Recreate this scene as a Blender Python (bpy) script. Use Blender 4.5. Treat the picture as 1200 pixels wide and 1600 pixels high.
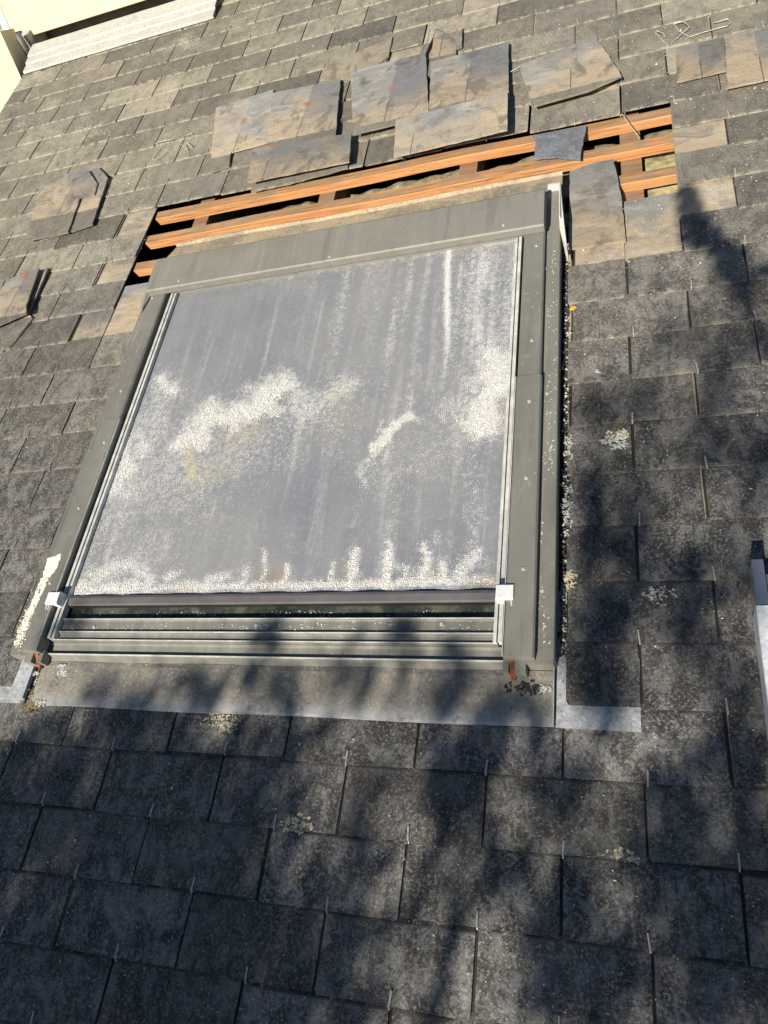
import bpy, bmesh, math, random
from mathutils import Vector, Matrix, noise

for _o in list(bpy.data.objects):
    bpy.data.objects.remove(_o)
scene = bpy.context.scene
COL = scene.collection
random.seed(7)

# ---------------------------------------------------------------- frame of the roof
# roof coordinates: u along the courses, v up the slope, w out of the slope (metres)
PITCH = math.radians(22)
ROOF_Z = 6.0
cp, sp = math.cos(PITCH), math.sin(PITCH)
MR = Matrix(((1, 0, 0, 0), (0, cp, -sp, 0), (0, sp, cp, ROOF_Z), (0, 0, 0, 1)))
MR3 = MR.to_3x3()

# ---------------------------------------------------------------- camera
CAM_H = 1.55
FPX = 1185.0
RC = ((0.9456954, 0.1233625, -0.3007356), (-0.0472181, -0.8632376, -0.5025847), (-0.3216064, 0.4894922, -0.8105349))
right, down, fwd = (Vector(r) for r in RC)
cam_d = bpy.data.cameras.new('camera')
cam = bpy.data.objects.new('camera', cam_d)
COL.objects.link(cam)
cm = Matrix((right, -down, -fwd)).transposed().to_4x4()
cm.translation = Vector((0, 0, CAM_H))
cam.matrix_world = MR @ cm
cam_d.sensor_fit = 'VERTICAL'
cam_d.sensor_height = 24.0
cam_d.sensor_width = 18.0
cam_d.lens = 24.0 * FPX / 1600.0
cam_d.clip_start = 0.02
cam_d.clip_end = 2000
scene.camera = cam


def at(x, y, w=0.0):
    """point of the roof (u, v, w) seen at photo pixel x, y on the plane at height w"""
    d = right * ((x - 600) / FPX) + down * ((y - 800) / FPX) + fwd
    t = (w - CAM_H) / d.z
    return Vector((d.x * t, d.y * t, w))


def to_px(p):
    q = Vector(p) - Vector((0, 0, CAM_H))
    z = fwd.dot(q)
    return (600 + FPX * right.dot(q) / z, 800 + FPX * down.dot(q) / z)


# ---------------------------------------------------------------- light
SUN_R = Vector((-0.22, -1.15, 1.0)).normalized()          # towards the sun, roof coordinates
SUN_W = (MR3 @ SUN_R).normalized()
sun_elev = math.asin(SUN_W.z)
sun_rot = math.atan2(SUN_W.x, SUN_W.y)
world = bpy.data.worlds.new('World')
scene.world = world
world.use_nodes = True
wn = world.node_tree
bgn = wn.nodes['Background']
sky = wn.nodes.new('ShaderNodeTexSky')
sky.sky_type = 'NISHITA'
sky.sun_disc = False
sky.sun_elevation = sun_elev
sky.sun_rotation = sun_rot
sky.altitude = 100
sky.ozone_density = 4.0
sky.dust_density = 0.4
wn.links.new(sky.outputs[0], bgn.inputs[0])
bgn.inputs[1].default_value = 0.055
sun_d = bpy.data.lights.new('sun', 'SUN')
sun_d.energy = 5.0
sun_d.angle = math.radians(0.55)
sun_d.color = (1.0, 0.92, 0.80)
sun = bpy.data.objects.new('sun', sun_d)
COL.objects.link(sun)
sun.rotation_euler = SUN_W.to_track_quat('Z', 'Y').to_euler()
sun.location = (0, 0, 20)
scene.view_settings.view_transform = 'Standard'
scene.view_settings.look = 'None'
scene.view_settings.gamma = 1
scene.view_settings.exposure = 0.74
scene.view_settings.use_curve_mapping = False
scene.render.engine = 'CYCLES'
scene.cycles.max_bounces = 4
scene.cycles.diffuse_bounces = 2


# ---------------------------------------------------------------- material helper
class Mat:
    def __init__(self, name):
        self.m = bpy.data.materials.new(name)
        self.m.use_nodes = True
        self.nt = self.m.node_tree
        self.b = self.nt.nodes['Principled BSDF']
        self.b.inputs['Specular IOR Level'].default_value = 0.3

    def n(self, t, **kw):
        nd = self.nt.nodes.new('ShaderNode' + t)
        for k, v in kw.items():
            setattr(nd, k, v)
        return nd

    def set(self, sock, v):
        if hasattr(v, 'is_output') or isinstance(v, bpy.types.NodeSocket):
            self.nt.links.new(v, sock)
        elif isinstance(v, (tuple, list)) and len(v) == 3 and sock.type == 'RGBA':
            sock.default_value = (*v, 1)
        else:
            sock.default_value = v

    def math(self, op, a, b=0.0, c=None, clamp=False):
        nd = self.n('Math', operation=op, use_clamp=clamp)
        self.set(nd.inputs[0], a)
        self.set(nd.inputs[1], b)
        if c is not None:
            self.set(nd.inputs[2], c)
        return nd.outputs[0]

    def mix(self, f, a, b, mode='MIX'):
        nd = self.n('Mix', data_type='RGBA', blend_type=mode)
        self.set(nd.inputs[0], f)
        self.set(nd.inputs[6], a)
        self.set(nd.inputs[7], b)
        return nd.outputs[2]

    def noise(self, vec, scale, detail=4, rough=0.6, dist=0.0):
        nd = self.n('TexNoise')
        self.set(nd.inputs['Vector'], vec)
        nd.inputs['Scale'].default_value = scale
        nd.inputs['Detail'].default_value = detail
        nd.inputs['Roughness'].default_value = rough
        nd.inputs['Distortion'].default_value = dist
        return nd.outputs['Fac']

    def voro(self, vec, scale, feature='F1', rand=1.0):
        nd = self.n('TexVoronoi', feature=feature)
        self.set(nd.inputs['Vector'], vec)
        nd.inputs['Scale'].default_value = scale
        nd.inputs['Randomness'].default_value = rand
        return nd.outputs['Distance']

    def ramp(self, v, lo, hi, smooth=True):
        nd = self.n('MapRange')
        nd.interpolation_type = 'SMOOTHSTEP' if smooth else 'LINEAR'
        nd.clamp = True if not smooth else nd.clamp
        self.set(nd.inputs[0], v)
        nd.inputs[1].default_value = lo
        nd.inputs[2].default_value = hi
        return nd.outputs[0]

    def scale(self, vec, s):
        nd = self.n('VectorMath', operation='MULTIPLY')
        self.set(nd.inputs[0], vec)
        nd.inputs[1].default_value = s
        return nd.outputs[0]

    def addv(self, a, b):
        nd = self.n('VectorMath', operation='ADD')
        self.set(nd.inputs[0], a)
        self.set(nd.inputs[1], b)
        return nd.outputs[0]

    def pos_roof(self):
        """geometry position turned into roof coordinates"""
        g = self.n('NewGeometry')
        nd = self.n('Mapping', vector_type='POINT')
        self.nt.links.new(g.outputs['Position'], nd.inputs['Vector'])
        sub = self.n('VectorMath', operation='SUBTRACT')
        self.nt.links.new(g.outputs['Position'], sub.inputs[0])
        sub.inputs[1].default_value = (0, 0, ROOF_Z)
        self.nt.links.new(sub.outputs[0], nd.inputs['Vector'])
        nd.inputs['Rotation'].default_value = (-PITCH, 0, 0)
        return nd.outputs[0]

    def sep(self, v):
        nd = self.n('SeparateXYZ')
        self.set(nd.inputs[0], v)
        return nd.outputs

    def rand(self):
        return self.n('ObjectInfo').outputs['Random']

    def color(self, c):
        self.set(self.b.inputs['Base Color'], c)

    def rough(self, r):
        self.set(self.b.inputs['Roughness'], r)

    def metal(self, r):
        self.set(self.b.inputs['Metallic'], r)

    def bump(self, h, strength=0.5, dist=0.01, prev=None):
        nd = self.n('Bump')
        nd.inputs['Strength'].default_value = strength
        nd.inputs['Distance'].default_value = dist
        self.set(nd.inputs['Height'], h)
        if prev is not None:
            self.set(nd.inputs['Normal'], prev)
        self.set(self.b.inputs['Normal'], nd.outputs[0])
        return nd.outputs[0]

    def uv(self):
        return self.n('UVMap', uv_map='UVMap').outputs[0]


def simple(name, col, rough=0.7, metal=0.0, var=0.25, scale=20, bump=0.0):
    m = Mat(name)
    p = m.pos_roof()
    f = m.noise(p, scale, 6)
    dark = tuple(c * (1 - var) for c in col)
    lite = tuple(min(1, c * (1 + var)) for c in col)
    m.color(m.mix(m.ramp(f, 0.3, 0.7), dark, lite))
    m.rough(rough)
    m.metal(metal)
    if bump:
        m.bump(m.noise(p, scale * 6, 5), bump, 0.004)
    return m.m


def slate_material(name, loose=False):
    m = Mat(name)
    uv = m.uv()
    ux, uy, _ = m.sep(uv)
    rnd = m.rand()
    pr = m.pos_roof()
    off = m.n('CombineXYZ')
    m.set(off.inputs[0], m.math('MULTIPLY', rnd, 61.0))
    m.set(off.inputs[1], m.math('MULTIPLY', rnd, 37.0))
    p = m.addv(pr, off.outputs[0])
    _, pv, _ = m.sep(pr)
    # weathered face
    big = m.noise(p, 5, 3, 0.6)
    mid = m.noise(m.scale(p, (1.0, 0.55, 1.0)), 30, 4, 0.74, 0.4)
    fine = m.noise(p, 160, 3, 0.75)
    grit = m.noise(p, 480, 1, 0.6)
    tone = m.mix(rnd, (0.026, 0.026, 0.028), (0.056, 0.049, 0.041))
    c = m.mix(m.math('MULTIPLY', m.ramp(mid, 0.42, 0.62), 0.85), tone, (0.150, 0.146, 0.136))
    c = m.mix(m.math('MULTIPLY', m.ramp(big, 0.50, 0.68), 0.45), c, (0.105, 0.094, 0.080))
    blot = m.noise(m.scale(p, (1.0, 0.7, 1.0)), 11, 3, 0.7, 0.6)
    c = m.mix(m.math('MULTIPLY', m.ramp(blot, 0.47, 0.33), 0.75), c, (0.020, 0.020, 0.022))
    c = m.mix(m.math('MULTIPLY', m.ramp(blot, 0.54, 0.70), 0.55), c, (0.190, 0.184, 0.168))
    c = m.mix(m.math('MULTIPLY', m.ramp(fine, 0.50, 0.68), 0.70), c, (0.235, 0.230, 0.215))
    c = m.mix(m.math('MULTIPLY', m.ramp(fine, 0.47, 0.30), 0.75), c, (0.020, 0.020, 0.022))
    c = m.mix(m.math('MULTIPLY', m.ramp(grit, 0.62, 0.72), 0.50), c, (0.36, 0.355, 0.33))
    # dust and lichen film that covers the upper part of the slope
    dn = m.math('ADD', pv, m.math('MULTIPLY', m.math('SUBTRACT', m.noise(pr, 1.3, 2), 0.5), 1.5))
    dust = m.math('MULTIPLY', m.ramp(dn, 0.95, 2.7), m.math('ADD', 0.50, m.math('MULTIPLY', m.ramp(mid, 0.28, 0.60), 0.36)))
    dcol = m.mix(m.ramp(big, 0.35, 0.65), (0.205, 0.186, 0.145), (0.300, 0.268, 0.205))
    dcol = m.mix(m.math('MULTIPLY', m.ramp(fine, 0.54, 0.70), 0.55), dcol, (0.42, 0.395, 0.32))
    dcol = m.mix(m.math('MULTIPLY', m.ramp(rnd, 0.15, 0.95), 0.65), dcol, (0.105, 0.098, 0.086))
    c = m.mix(dust, c, dcol)
    # crust of pale lichen, thickest at the far upper left
    pu, _, _ = m.sep(pr)
    ul = m.math('MULTIPLY', m.ramp(pu, -0.9, -2.6), m.ramp(pv, 1.6, 3.4))
    crust = m.math('ADD', m.math('MULTIPLY', m.math('SUBTRACT', fine, 0.5), 1.0), m.math('SUBTRACT', m.noise(pr, 3.4, 3, 0.6), 0.5))
    c = m.mix(m.math('MULTIPLY', m.ramp(crust, 0.10, 0.20), m.math('ADD', 0.12, m.math('MULTIPLY', ul, 0.65))), c, (0.47, 0.45, 0.36))
    # tone of each slate, and a darker line below the edge of the course above
    r2 = m.math('FRACT', m.math('MULTIPLY', rnd, 7.31))
    gain = m.math('ADD', 0.80, m.math('MULTIPLY', r2, 0.42))
    gv = m.n('CombineXYZ')
    for i_ in range(3):
        m.set(gv.inputs[i_], gain)
    c = m.mix(1.0, c, gv.outputs[0], 'MULTIPLY')
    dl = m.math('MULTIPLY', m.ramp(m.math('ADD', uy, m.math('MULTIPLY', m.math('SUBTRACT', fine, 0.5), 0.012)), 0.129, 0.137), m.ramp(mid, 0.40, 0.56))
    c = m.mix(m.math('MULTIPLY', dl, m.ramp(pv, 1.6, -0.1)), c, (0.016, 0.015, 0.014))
    # lichen crust along the lower edge
    edge = m.math('MULTIPLY', m.ramp(m.math('ADD', uy, m.math('MULTIPLY', m.math('SUBTRACT', fine, 0.5), 0.02)), 0.014, 0.001), m.ramp(mid, 0.42, 0.60))
    c = m.mix(m.math('MULTIPLY', edge, m.math('MULTIPLY', m.ramp(pv, 0.2, 2.8), 0.62)), c, (0.40, 0.36, 0.26))
    # clean slate, once covered by the course above
    n1 = m.noise(p, 4.0, 3, 0.6, 0.5)
    n2 = m.noise(m.addv(p, (9.1, 3.3, 0)), 10, 4, 0.65, 1.0)
    wav = m.n('TexNoise')
    m.set(wav.inputs['Vector'], m.scale(p, (7, 17, 10)))
    wav.inputs['Scale'].default_value = 1.0
    wav.inputs['Detail'].default_value = 4
    wav.inputs['Distortion'].default_value = 1.4
    wv = wav.outputs['Fac']
    bias = 0.47 if loose else 0.48
    cl = m.mix(m.ramp(m.math('ADD', n1, m.math('MULTIPLY', m.math('SUBTRACT', uy, 0.27), 1.3)), bias - 0.04, bias + 0.26), (0.345, 0.278, 0.190), (0.225, 0.223, 0.214))
    cl = m.mix(m.math('MULTIPLY', m.ramp(n2, 0.50, 0.68), 0.62), cl, (0.115, 0.117, 0.120))
    cl = m.mix(m.math('MULTIPLY', m.ramp(wv, 0.50, 0.72), 0.50), cl, (0.40, 0.385, 0.345))
    cl = m.mix(m.math('MULTIPLY', m.ramp(wv, 0.44, 0.32), 0.40), cl, (0.16, 0.155, 0.145))
    cl = m.mix(m.math('MULTIPLY', m.ramp(fine, 0.52, 0.68), 0.45), cl, (0.15, 0.128, 0.095))
    cl = m.mix(m.math('MULTIPLY', m.ramp(grit, 0.60, 0.72), 0.35), cl, (0.48, 0.44, 0.35))
    rx = m.math('SUBTRACT', ux, 0.1478)
    r3 = m.math('FRACT', m.math('MULTIPLY', rnd, 13.7))
    half = m.math('MULTIPLY', m.ramp(rx, -0.003, 0.003), m.ramp(m.math('ADD', uy, m.math('MULTIPLY', m.math('SUBTRACT', n2, 0.5), 0.25)), 0.16, 0.30))
    cl = m.mix(m.math('MULTIPLY', half, m.math('MULTIPLY', m.ramp(r3, 0.25, 0.75), 0.60)), cl, (0.118, 0.124, 0.134))
    lhalf = m.math('MULTIPLY', m.ramp(rx, 0.003, -0.003), m.ramp(r3, 0.45, 0.10))
    cl = m.mix(m.math('MULTIPLY', lhalf, 0.45), cl, (0.360, 0.300, 0.215))
    g3 = m.math('ADD', 0.80, m.math('MULTIPLY', r2, 0.36))
    gv3 = m.n('CombineXYZ')
    for i_ in range(3):
        m.set(gv3.inputs[i_], g3)
    cl = m.mix(1.0, cl, gv3.outputs[0], 'MULTIPLY')
    ry = m.math('SUBTRACT', uy, 0.365)
    rd = m.math('SQRT', m.math('ADD', m.math('MULTIPLY', rx, rx), m.math('MULTIPLY', m.math('MULTIPLY', ry, ry), 0.4)))
    rd = m.math('ADD', rd, m.math('MULTIPLY', m.math('SUBTRACT', n2, 0.5), 0.08))
    cl = m.mix(m.math('MULTIPLY', m.ramp(rd, 0.026, 0.0), m.math('MULTIPLY', m.ramp(rnd, 0.2, 0.6), 0.75)), cl, (0.25, 0.125, 0.07))
    lx = m.math('ABSOLUTE', m.math('ADD', rx, m.math('MULTIPLY', m.math('SUBTRACT', n1, 0.5), 0.008)))
    cwid = 0.0022 if loose else 0.0066
    crease = m.math('MULTIPLY', m.ramp(lx, cwid, cwid * 0.6), m.ramp(uy, 0.290, 0.275))
    cl = m.mix(m.math('MULTIPLY', crease, 0.7 if loose else 0.95), cl, (0.035, 0.031, 0.027) if loose else (0.012, 0.011, 0.010))
    zone = m.math('ADD', uy, m.math('MULTIPLY', m.math('SUBTRACT', mid, 0.5), 0.016))
    zf = m.ramp(zone, 0.146, 0.152)
    if loose:
        c = m.mix(0.25, c, (0.10, 0.088, 0.072))
        cl = m.mix(m.math('MULTIPLY', m.ramp(blot, 0.46, 0.34), 0.55), cl, (0.085, 0.078, 0.068))
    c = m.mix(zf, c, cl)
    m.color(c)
    m.rough(m.math('ADD', 0.60, m.math('MULTIPLY', mid, 0.3)))
    h = m.math('ADD', mid, m.math('MULTIPLY', fine, 0.40))
    h = m.math('ADD', h, m.math('MULTIPLY', grit, 0.10))
    h = m.math('ADD', h, m.math('MULTIPLY', wv, 0.5))
    m.bump(h, 0.9, 0.0038)
    return m.m


def painted(name, col, rough=0.42, dirt=0.5, spots=0.5):
    """grey painted aluminium with dust and lichen dots"""
    m = Mat(name)
    p = m.pos_roof()
    f = m.noise(p, 3.5, 5, 0.6)
    c = m.mix(m.ramp(f, 0.3, 0.7), tuple(x * 0.88 for x in col), tuple(x * 1.10 for x in col))
    st = m.noise(m.scale(p, (32, 2.2, 32)), 1.0, 5)
    c = m.mix(m.math('MULTIPLY', m.ramp(st, 0.52, 0.72), 0.35 * dirt), c, (0.30, 0.28, 0.22))
    c = m.mix(m.math('MULTIPLY', m.ramp(st, 0.47, 0.30), 0.40 * dirt), c, (0.075, 0.072, 0.060))
    bl = m.noise(p, 28, 5, 0.7)
    c = m.mix(m.math('MULTIPLY', m.ramp(bl, 0.56, 0.70), 0.30 * dirt), c, (0.26, 0.24, 0.19))
    v = m.voro(p, 62)
    s = m.math('MULTIPLY', m.ramp(v, 0.17, 0.11), m.ramp(m.noise(p, 6.5, 4), 0.53, 0.66))
    c = m.mix(m.math('MULTIPLY', s, spots), c, (0.52, 0.51, 0.46))
    fn = m.noise(p, 160, 4, 0.7)
    c = m.mix(m.math('MULTIPLY', m.ramp(fn, 0.58, 0.75), 0.35 * dirt), c, (0.40, 0.385, 0.33))
    m.color(c)
    m.rough(m.math('ADD', rough, m.math('MULTIPLY', f, 0.2)))
    m.bump(m.math('ADD', m.math('MULTIPLY', fn, 0.4), m.noise(p, 8, 3)), 0.12, 0.003)
    return m.m


def dusty_metal(name, col, dustcol, amount=0.6, rough=0.7):
    m = Mat(name)
    p = m.pos_roof()
    f = m.noise(p, 7, 6, 0.65, 0.5)
    g = m.noise(p, 48, 6, 0.7)
    h = m.noise(p, 130, 4, 0.75)
    c = m.mix(m.math('MULTIPLY', m.ramp(f, 0.35, 0.62), amount), col, dustcol)
    c = m.mix(m.math('MULTIPLY', m.ramp(g, 0.5, 0.72), 0.55), c, tuple(x * 1.35 for x in dustcol))
    c = m.mix(m.math('MULTIPLY', m.ramp(g, 0.42, 0.26), 0.6), c, tuple(x * 0.45 for x in col))
    c = m.mix(m.math('MULTIPLY', m.ramp(h, 0.53, 0.68), 0.50), c, tuple(min(0.8, x * 1.7) for x in dustcol))
    c = m.mix(m.math('MULTIPLY', m.ramp(h, 0.46, 0.32), 0.55), c, tuple(x * 0.4 for x in col))
    m.color(c)
    m.rough(rough)
    m.bump(m.math('ADD', g, m.math('MULTIPLY', h, 0.4)), 0.35, 0.003)
    return m.m


def wood(name, a, b, dark, dirt=0.0):
    m = Mat(name)
    p = m.pos_roof()
    g = m.noise(m.scale(p, (2.2, 60, 60)), 1.0, 7, 0.6, 0.6)
    g2 = m.noise(m.scale(p, (5, 190, 190)), 1.0, 5, 0.6)
    k = m.noise(m.scale(p, (6, 26, 26)), 1.0, 3)
    c = m.mix(m.ramp(g, 0.35, 0.66), a, b)
    c = m.mix(m.math('MULTIPLY', m.ramp(g2, 0.50, 0.66), 0.75), c, dark)
    c = m.mix(m.math('MULTIPLY', m.ramp(k, 0.62, 0.74), 0.7), c, dark)
    if dirt:
        d = m.noise(p, 14, 6, 0.7)
        c = m.mix(m.math('MULTIPLY', m.ramp(d, 0.4, 0.62), dirt), c, (0.20, 0.165, 0.115))
    m.color(c)
    m.rough(0.75)
    m.bump(g2, 0.3, 0.002)
    return m.m


MAT = {}
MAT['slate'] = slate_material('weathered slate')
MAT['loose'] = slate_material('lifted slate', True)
MAT['paint'] = painted('grey painted aluminium', (0.160, 0.156, 0.138), 0.42, 1.0, 0.45)
MAT['paint_head'] = painted('grey painted casing', (0.176, 0.171, 0.148), 0.42, 0.8, 0.30)
MAT['alu'] = simple('bare aluminium rail', (0.50, 0.50, 0.47), 0.42, 0.12, 0.2, 30)
MAT['bar'] = simple('anodised blind bar', (0.115, 0.108, 0.110), 0.45, 0.2, 0.15, 12)
MAT['seal'] = simple('black rubber', (0.015, 0.015, 0.015), 0.7)
MAT['apron'] = dusty_metal('weathered apron', (0.115, 0.112, 0.104), (0.225, 0.208, 0.168), 0.9)
_am = MAT['apron']
_ap = Mat.__new__(Mat)
_ap.m, _ap.nt, _ap.b = _am, _am.node_tree, _am.node_tree.nodes['Principled BSDF']
_p = _ap.pos_roof()
_, _v, _ = _ap.sep(_p)
_old = _ap.b.inputs['Base Color'].links[0].from_socket
_nz = _ap.noise(_p, 40, 5, 0.7)
_f = _ap.math('MULTIPLY', _ap.ramp(_ap.math('ADD', _v, _ap.math('MULTIPLY', _ap.math('SUBTRACT', _nz, 0.5), 0.05)), 0.452, 0.414), _ap.ramp(_nz, 0.30, 0.55))
_ap.color(_ap.mix(_ap.math('MULTIPLY', _f, 0.8), _old, (0.34, 0.35, 0.36)))
MAT['headflash'] = dusty_metal('dusty head flashing', (0.20, 0.175, 0.13), (0.37, 0.295, 0.19), 0.95)
MAT['soaker'] = dusty_metal('bright zinc soaker', (0.15, 0.16, 0.17), (0.36, 0.37, 0.38), 0.85, 0.6)
MAT['zinc'] = dusty_metal('zinc apron', (0.36, 0.36, 0.33), (0.44, 0.435, 0.39), 0.6, 0.6)
MAT['darkzinc'] = simple('dark zinc', (0.12, 0.11, 0.10), 0.55, 0.2, 0.3, 8)
MAT['wood_front'] = wood('fresh pine', (0.42, 0.185, 0.066), (0.50, 0.255, 0.105), (0.17, 0.062, 0.024), 0.18)
MAT['wood_top'] = wood('dusty pine', (0.33, 0.165, 0.07), (0.42, 0.235, 0.11), (0.12, 0.06, 0.03), 0.65)
MAT['rafter'] = wood('brown rafter', (0.20, 0.115, 0.065), (0.27, 0.16, 0.09), (0.09, 0.05, 0.03), 0.4)
MAT['under'] = simple('black underlay', (0.012, 0.011, 0.010), 0.9)
MAT['wool'] = simple('mineral wool', (0.34, 0.30, 0.17), 0.95, 0, 0.4, 35, 0.8)
MAT['rust'] = simple('rusty steel', (0.19, 0.062, 0.030), 0.85, 0.1, 0.5, 60, 0.5)
MAT['white'] = simple('white plastic', (0.62, 0.62, 0.61), 0.5, 0, 0.12, 60)
MAT['tape'] = simple('peeling white tape', (0.70, 0.67, 0.55), 0.8, 0, 0.15, 60, 0.3)
MAT['flake'] = simple('white lichen flake', (0.66, 0.65, 0.60), 0.9, 0, 0.2, 90)
MAT['grit'] = simple('pale grit', (0.52, 0.50, 0.42), 0.9, 0, 0.3, 90)
MAT['lichen'] = simple('pale lichen', (0.42, 0.38, 0.25), 0.95, 0, 0.4, 150)
MAT['moss'] = simple('dry moss', (0.16, 0.12, 0.06), 0.95, 0, 0.5, 150)
MAT['greylichen'] = simple('grey lichen', (0.36, 0.36, 0.33), 0.95, 0, 0.4, 150)
MAT['blackmoss'] = simple('black gutter crust', (0.035, 0.033, 0.030), 0.95, 0, 0.7, 120)
MAT['hook'] = simple('steel slate hook', (0.44, 0.43, 0.41), 0.45, 0.3, 0.3, 200)
MAT['wire'] = simple('bent steel wire', (0.52, 0.48, 0.40), 0.5, 0.4, 0.3, 120)
MAT['screw'] = simple('screw head', (0.42, 0.42, 0.39), 0.5, 0.3, 0.4, 300)
MAT['render_wall'] = simple('cream render', (0.50, 0.455, 0.315), 0.95, 0, 0.04, 8, 0.1)
MAT['wall_edge'] = simple('beige trim', (0.62, 0.55, 0.42), 0.9, 0, 0.08, 8)
MAT['leaf'] = simple('leaf', (0.07, 0.10, 0.03), 0.7, 0, 0.4, 3)
MAT['fallen'] = simple('yellow leaf', (0.65, 0.33, 0.05), 0.7, 0, 0.2, 60)
MAT['bark'] = simple('bark', (0.10, 0.08, 0.06), 0.95, 0, 0.4, 12, 0.6)
MAT['ground'] = simple('grass ground', (0.09, 0.10, 0.05), 0.95, 0, 0.4, 2)
MAT['ladder_matt'] = simple('oxidised ladder aluminium', (0.58, 0.60, 0.62), 0.5, 0.0, 0.2, 60, 0.2)
MAT['ladder'] = simple('ladder aluminium', (0.60, 0.61, 0.62), 0.32, 0.9, 0.12, 25)

MAT['bareslate'] = dusty_metal('bare blue grey slate', (0.115, 0.122, 0.135), (0.19, 0.20, 0.215), 0.7, 0.6)

g = Mat('window glass')
pg = g.pos_roof()
g.color(g.mix(g.ramp(g.noise(pg, 20, 5), 0.45, 0.65), (0.030, 0.036, 0.030), (0.085, 0.090, 0.065)))
g.rough(0.25)
MAT['glass'] = g.m

# screen fabric: colour from weathering stored per vertex, thread grid from UV
g = Mat('screen fabric')
uvn = g.uv()
fx, fy, _ = g.sep(uvn)
st = g.n('VertexColor', layer_name='stain').outputs[0]
sr = g.n('SeparateColor')
g.nt.links.new(st, sr.inputs[0])
pr = g.pos_roof()
n1 = g.noise(pr, 2.2, 4, 0.6)
base = g.mix(g.ramp(n1, 0.35, 0.65), (0.165, 0.180, 0.206), (0.226, 0.232, 0.240))
n3 = g.noise(pr, 300, 3, 0.7)
n4 = g.noise(pr, 70, 5, 0.75)
cc = g.mix(g.math('MULTIPLY', g.ramp(n4, 0.50, 0.74), 0.20), base, (0.46, 0.455, 0.44))
stk = g.noise(g.scale(pr, (24, 1.4, 1)), 1.0, 5, 0.65)
cc = g.mix(g.math('MULTIPLY', g.ramp(stk, 0.50, 0.72), g.math('ADD', 0.25, g.math('MULTIPLY', g.ramp(n4, 0.4, 0.6), 0.25))), cc, (0.44, 0.43, 0.405))
cc = g.mix(g.math('MULTIPLY', g.ramp(stk, 0.45, 0.25), 0.35), cc, (0.150, 0.148, 0.148))
wmask = g.math('MULTIPLY', g.math('POWER', sr.outputs[0], 0.8), g.ramp(g.math('ADD', g.math('MULTIPLY', g.math('ADD', n3, n4), 0.5), g.math('MULTIPLY', sr.outputs[0], 0.22)), 0.50, 0.64))
cc = g.mix(wmask, cc, (0.70, 0.70, 0.67))
cc = g.mix(g.math('MULTIPLY', sr.outputs[1], g.ramp(n4, 0.35, 0.6)), cc, (0.25, 0.18, 0.10))
cc = g.mix(g.math('MULTIPLY', sr.outputs[2], g.ramp(n4, 0.3, 0.6)), cc, (0.50, 0.44, 0.24))
tx = g.math('PINGPONG', g.math('MULTIPLY', fx, 1 / 0.0054), 0.5)
ty = g.math('PINGPONG', g.math('MULTIPLY', fy, 1 / 0.0054), 0.5)
hole = g.math('MULTIPLY', g.ramp(tx, 0.10, 0.30), g.ramp(ty, 0.05, 0.22))
cc = g.mix(g.math('MULTIPLY', g.math('SUBTRACT', 1.0, hole), 0.26), cc, (0.07, 0.07, 0.075))
g.color(cc)
g.rough(0.75)
g.bump(g.math('ADD', hole, n3), 0.25, 0.0012)
MAT['fabric'] = g.m


# ---------------------------------------------------------------- mesh helpers
ORG = {}


def new_mesh(name, verts, faces, mats, uvs=None, fmat=None, smooth=False):
    me = bpy.data.meshes.new(name)
    me.from_pydata([tuple(v) for v in verts], [], faces)
    for m in (mats if isinstance(mats, (list, tuple)) else [mats]):
        me.materials.append(m)
    if uvs is not None:
        l = me.uv_layers.new(name='UVMap')
        d = [0.0] * (2 * len(me.loops))
        for i, lp in enumerate(me.loops):
            d[2 * i], d[2 * i + 1] = uvs[lp.vertex_index]
        l.data.foreach_set('uv', d)
    if fmat is not None:
        me.polygons.foreach_set('material_index', fmat)
    if smooth:
        me.polygons.foreach_set('use_smooth', [True] * len(me.polygons))
    me.update()
    return me


def link(name, me, parent=None):
    o = bpy.data.objects.new(name, me)
    COL.objects.link(o)
    if parent is not None:
        o.parent = parent
    return o


def thing(name, label, cat, loc=(0, 0, 0), group=None, world_space=False, kind=None):
    o = bpy.data.objects.new(name, None)
    COL.objects.link(o)
    o.empty_display_size = 0.05
    o.matrix_world = Matrix.Translation(loc) if world_space else MR @ Matrix.Translation(loc)
    ORG[o.name] = Vector(loc)
    o['label'] = label
    o['category'] = cat
    if group:
        o['group'] = group
    o['kind'] = kind or 'thing'
    return o


def origin_of(par):
    while par.parent is not None:
        par = par.parent
    return ORG.get(par.name, Vector((0, 0, 0)))


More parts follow.
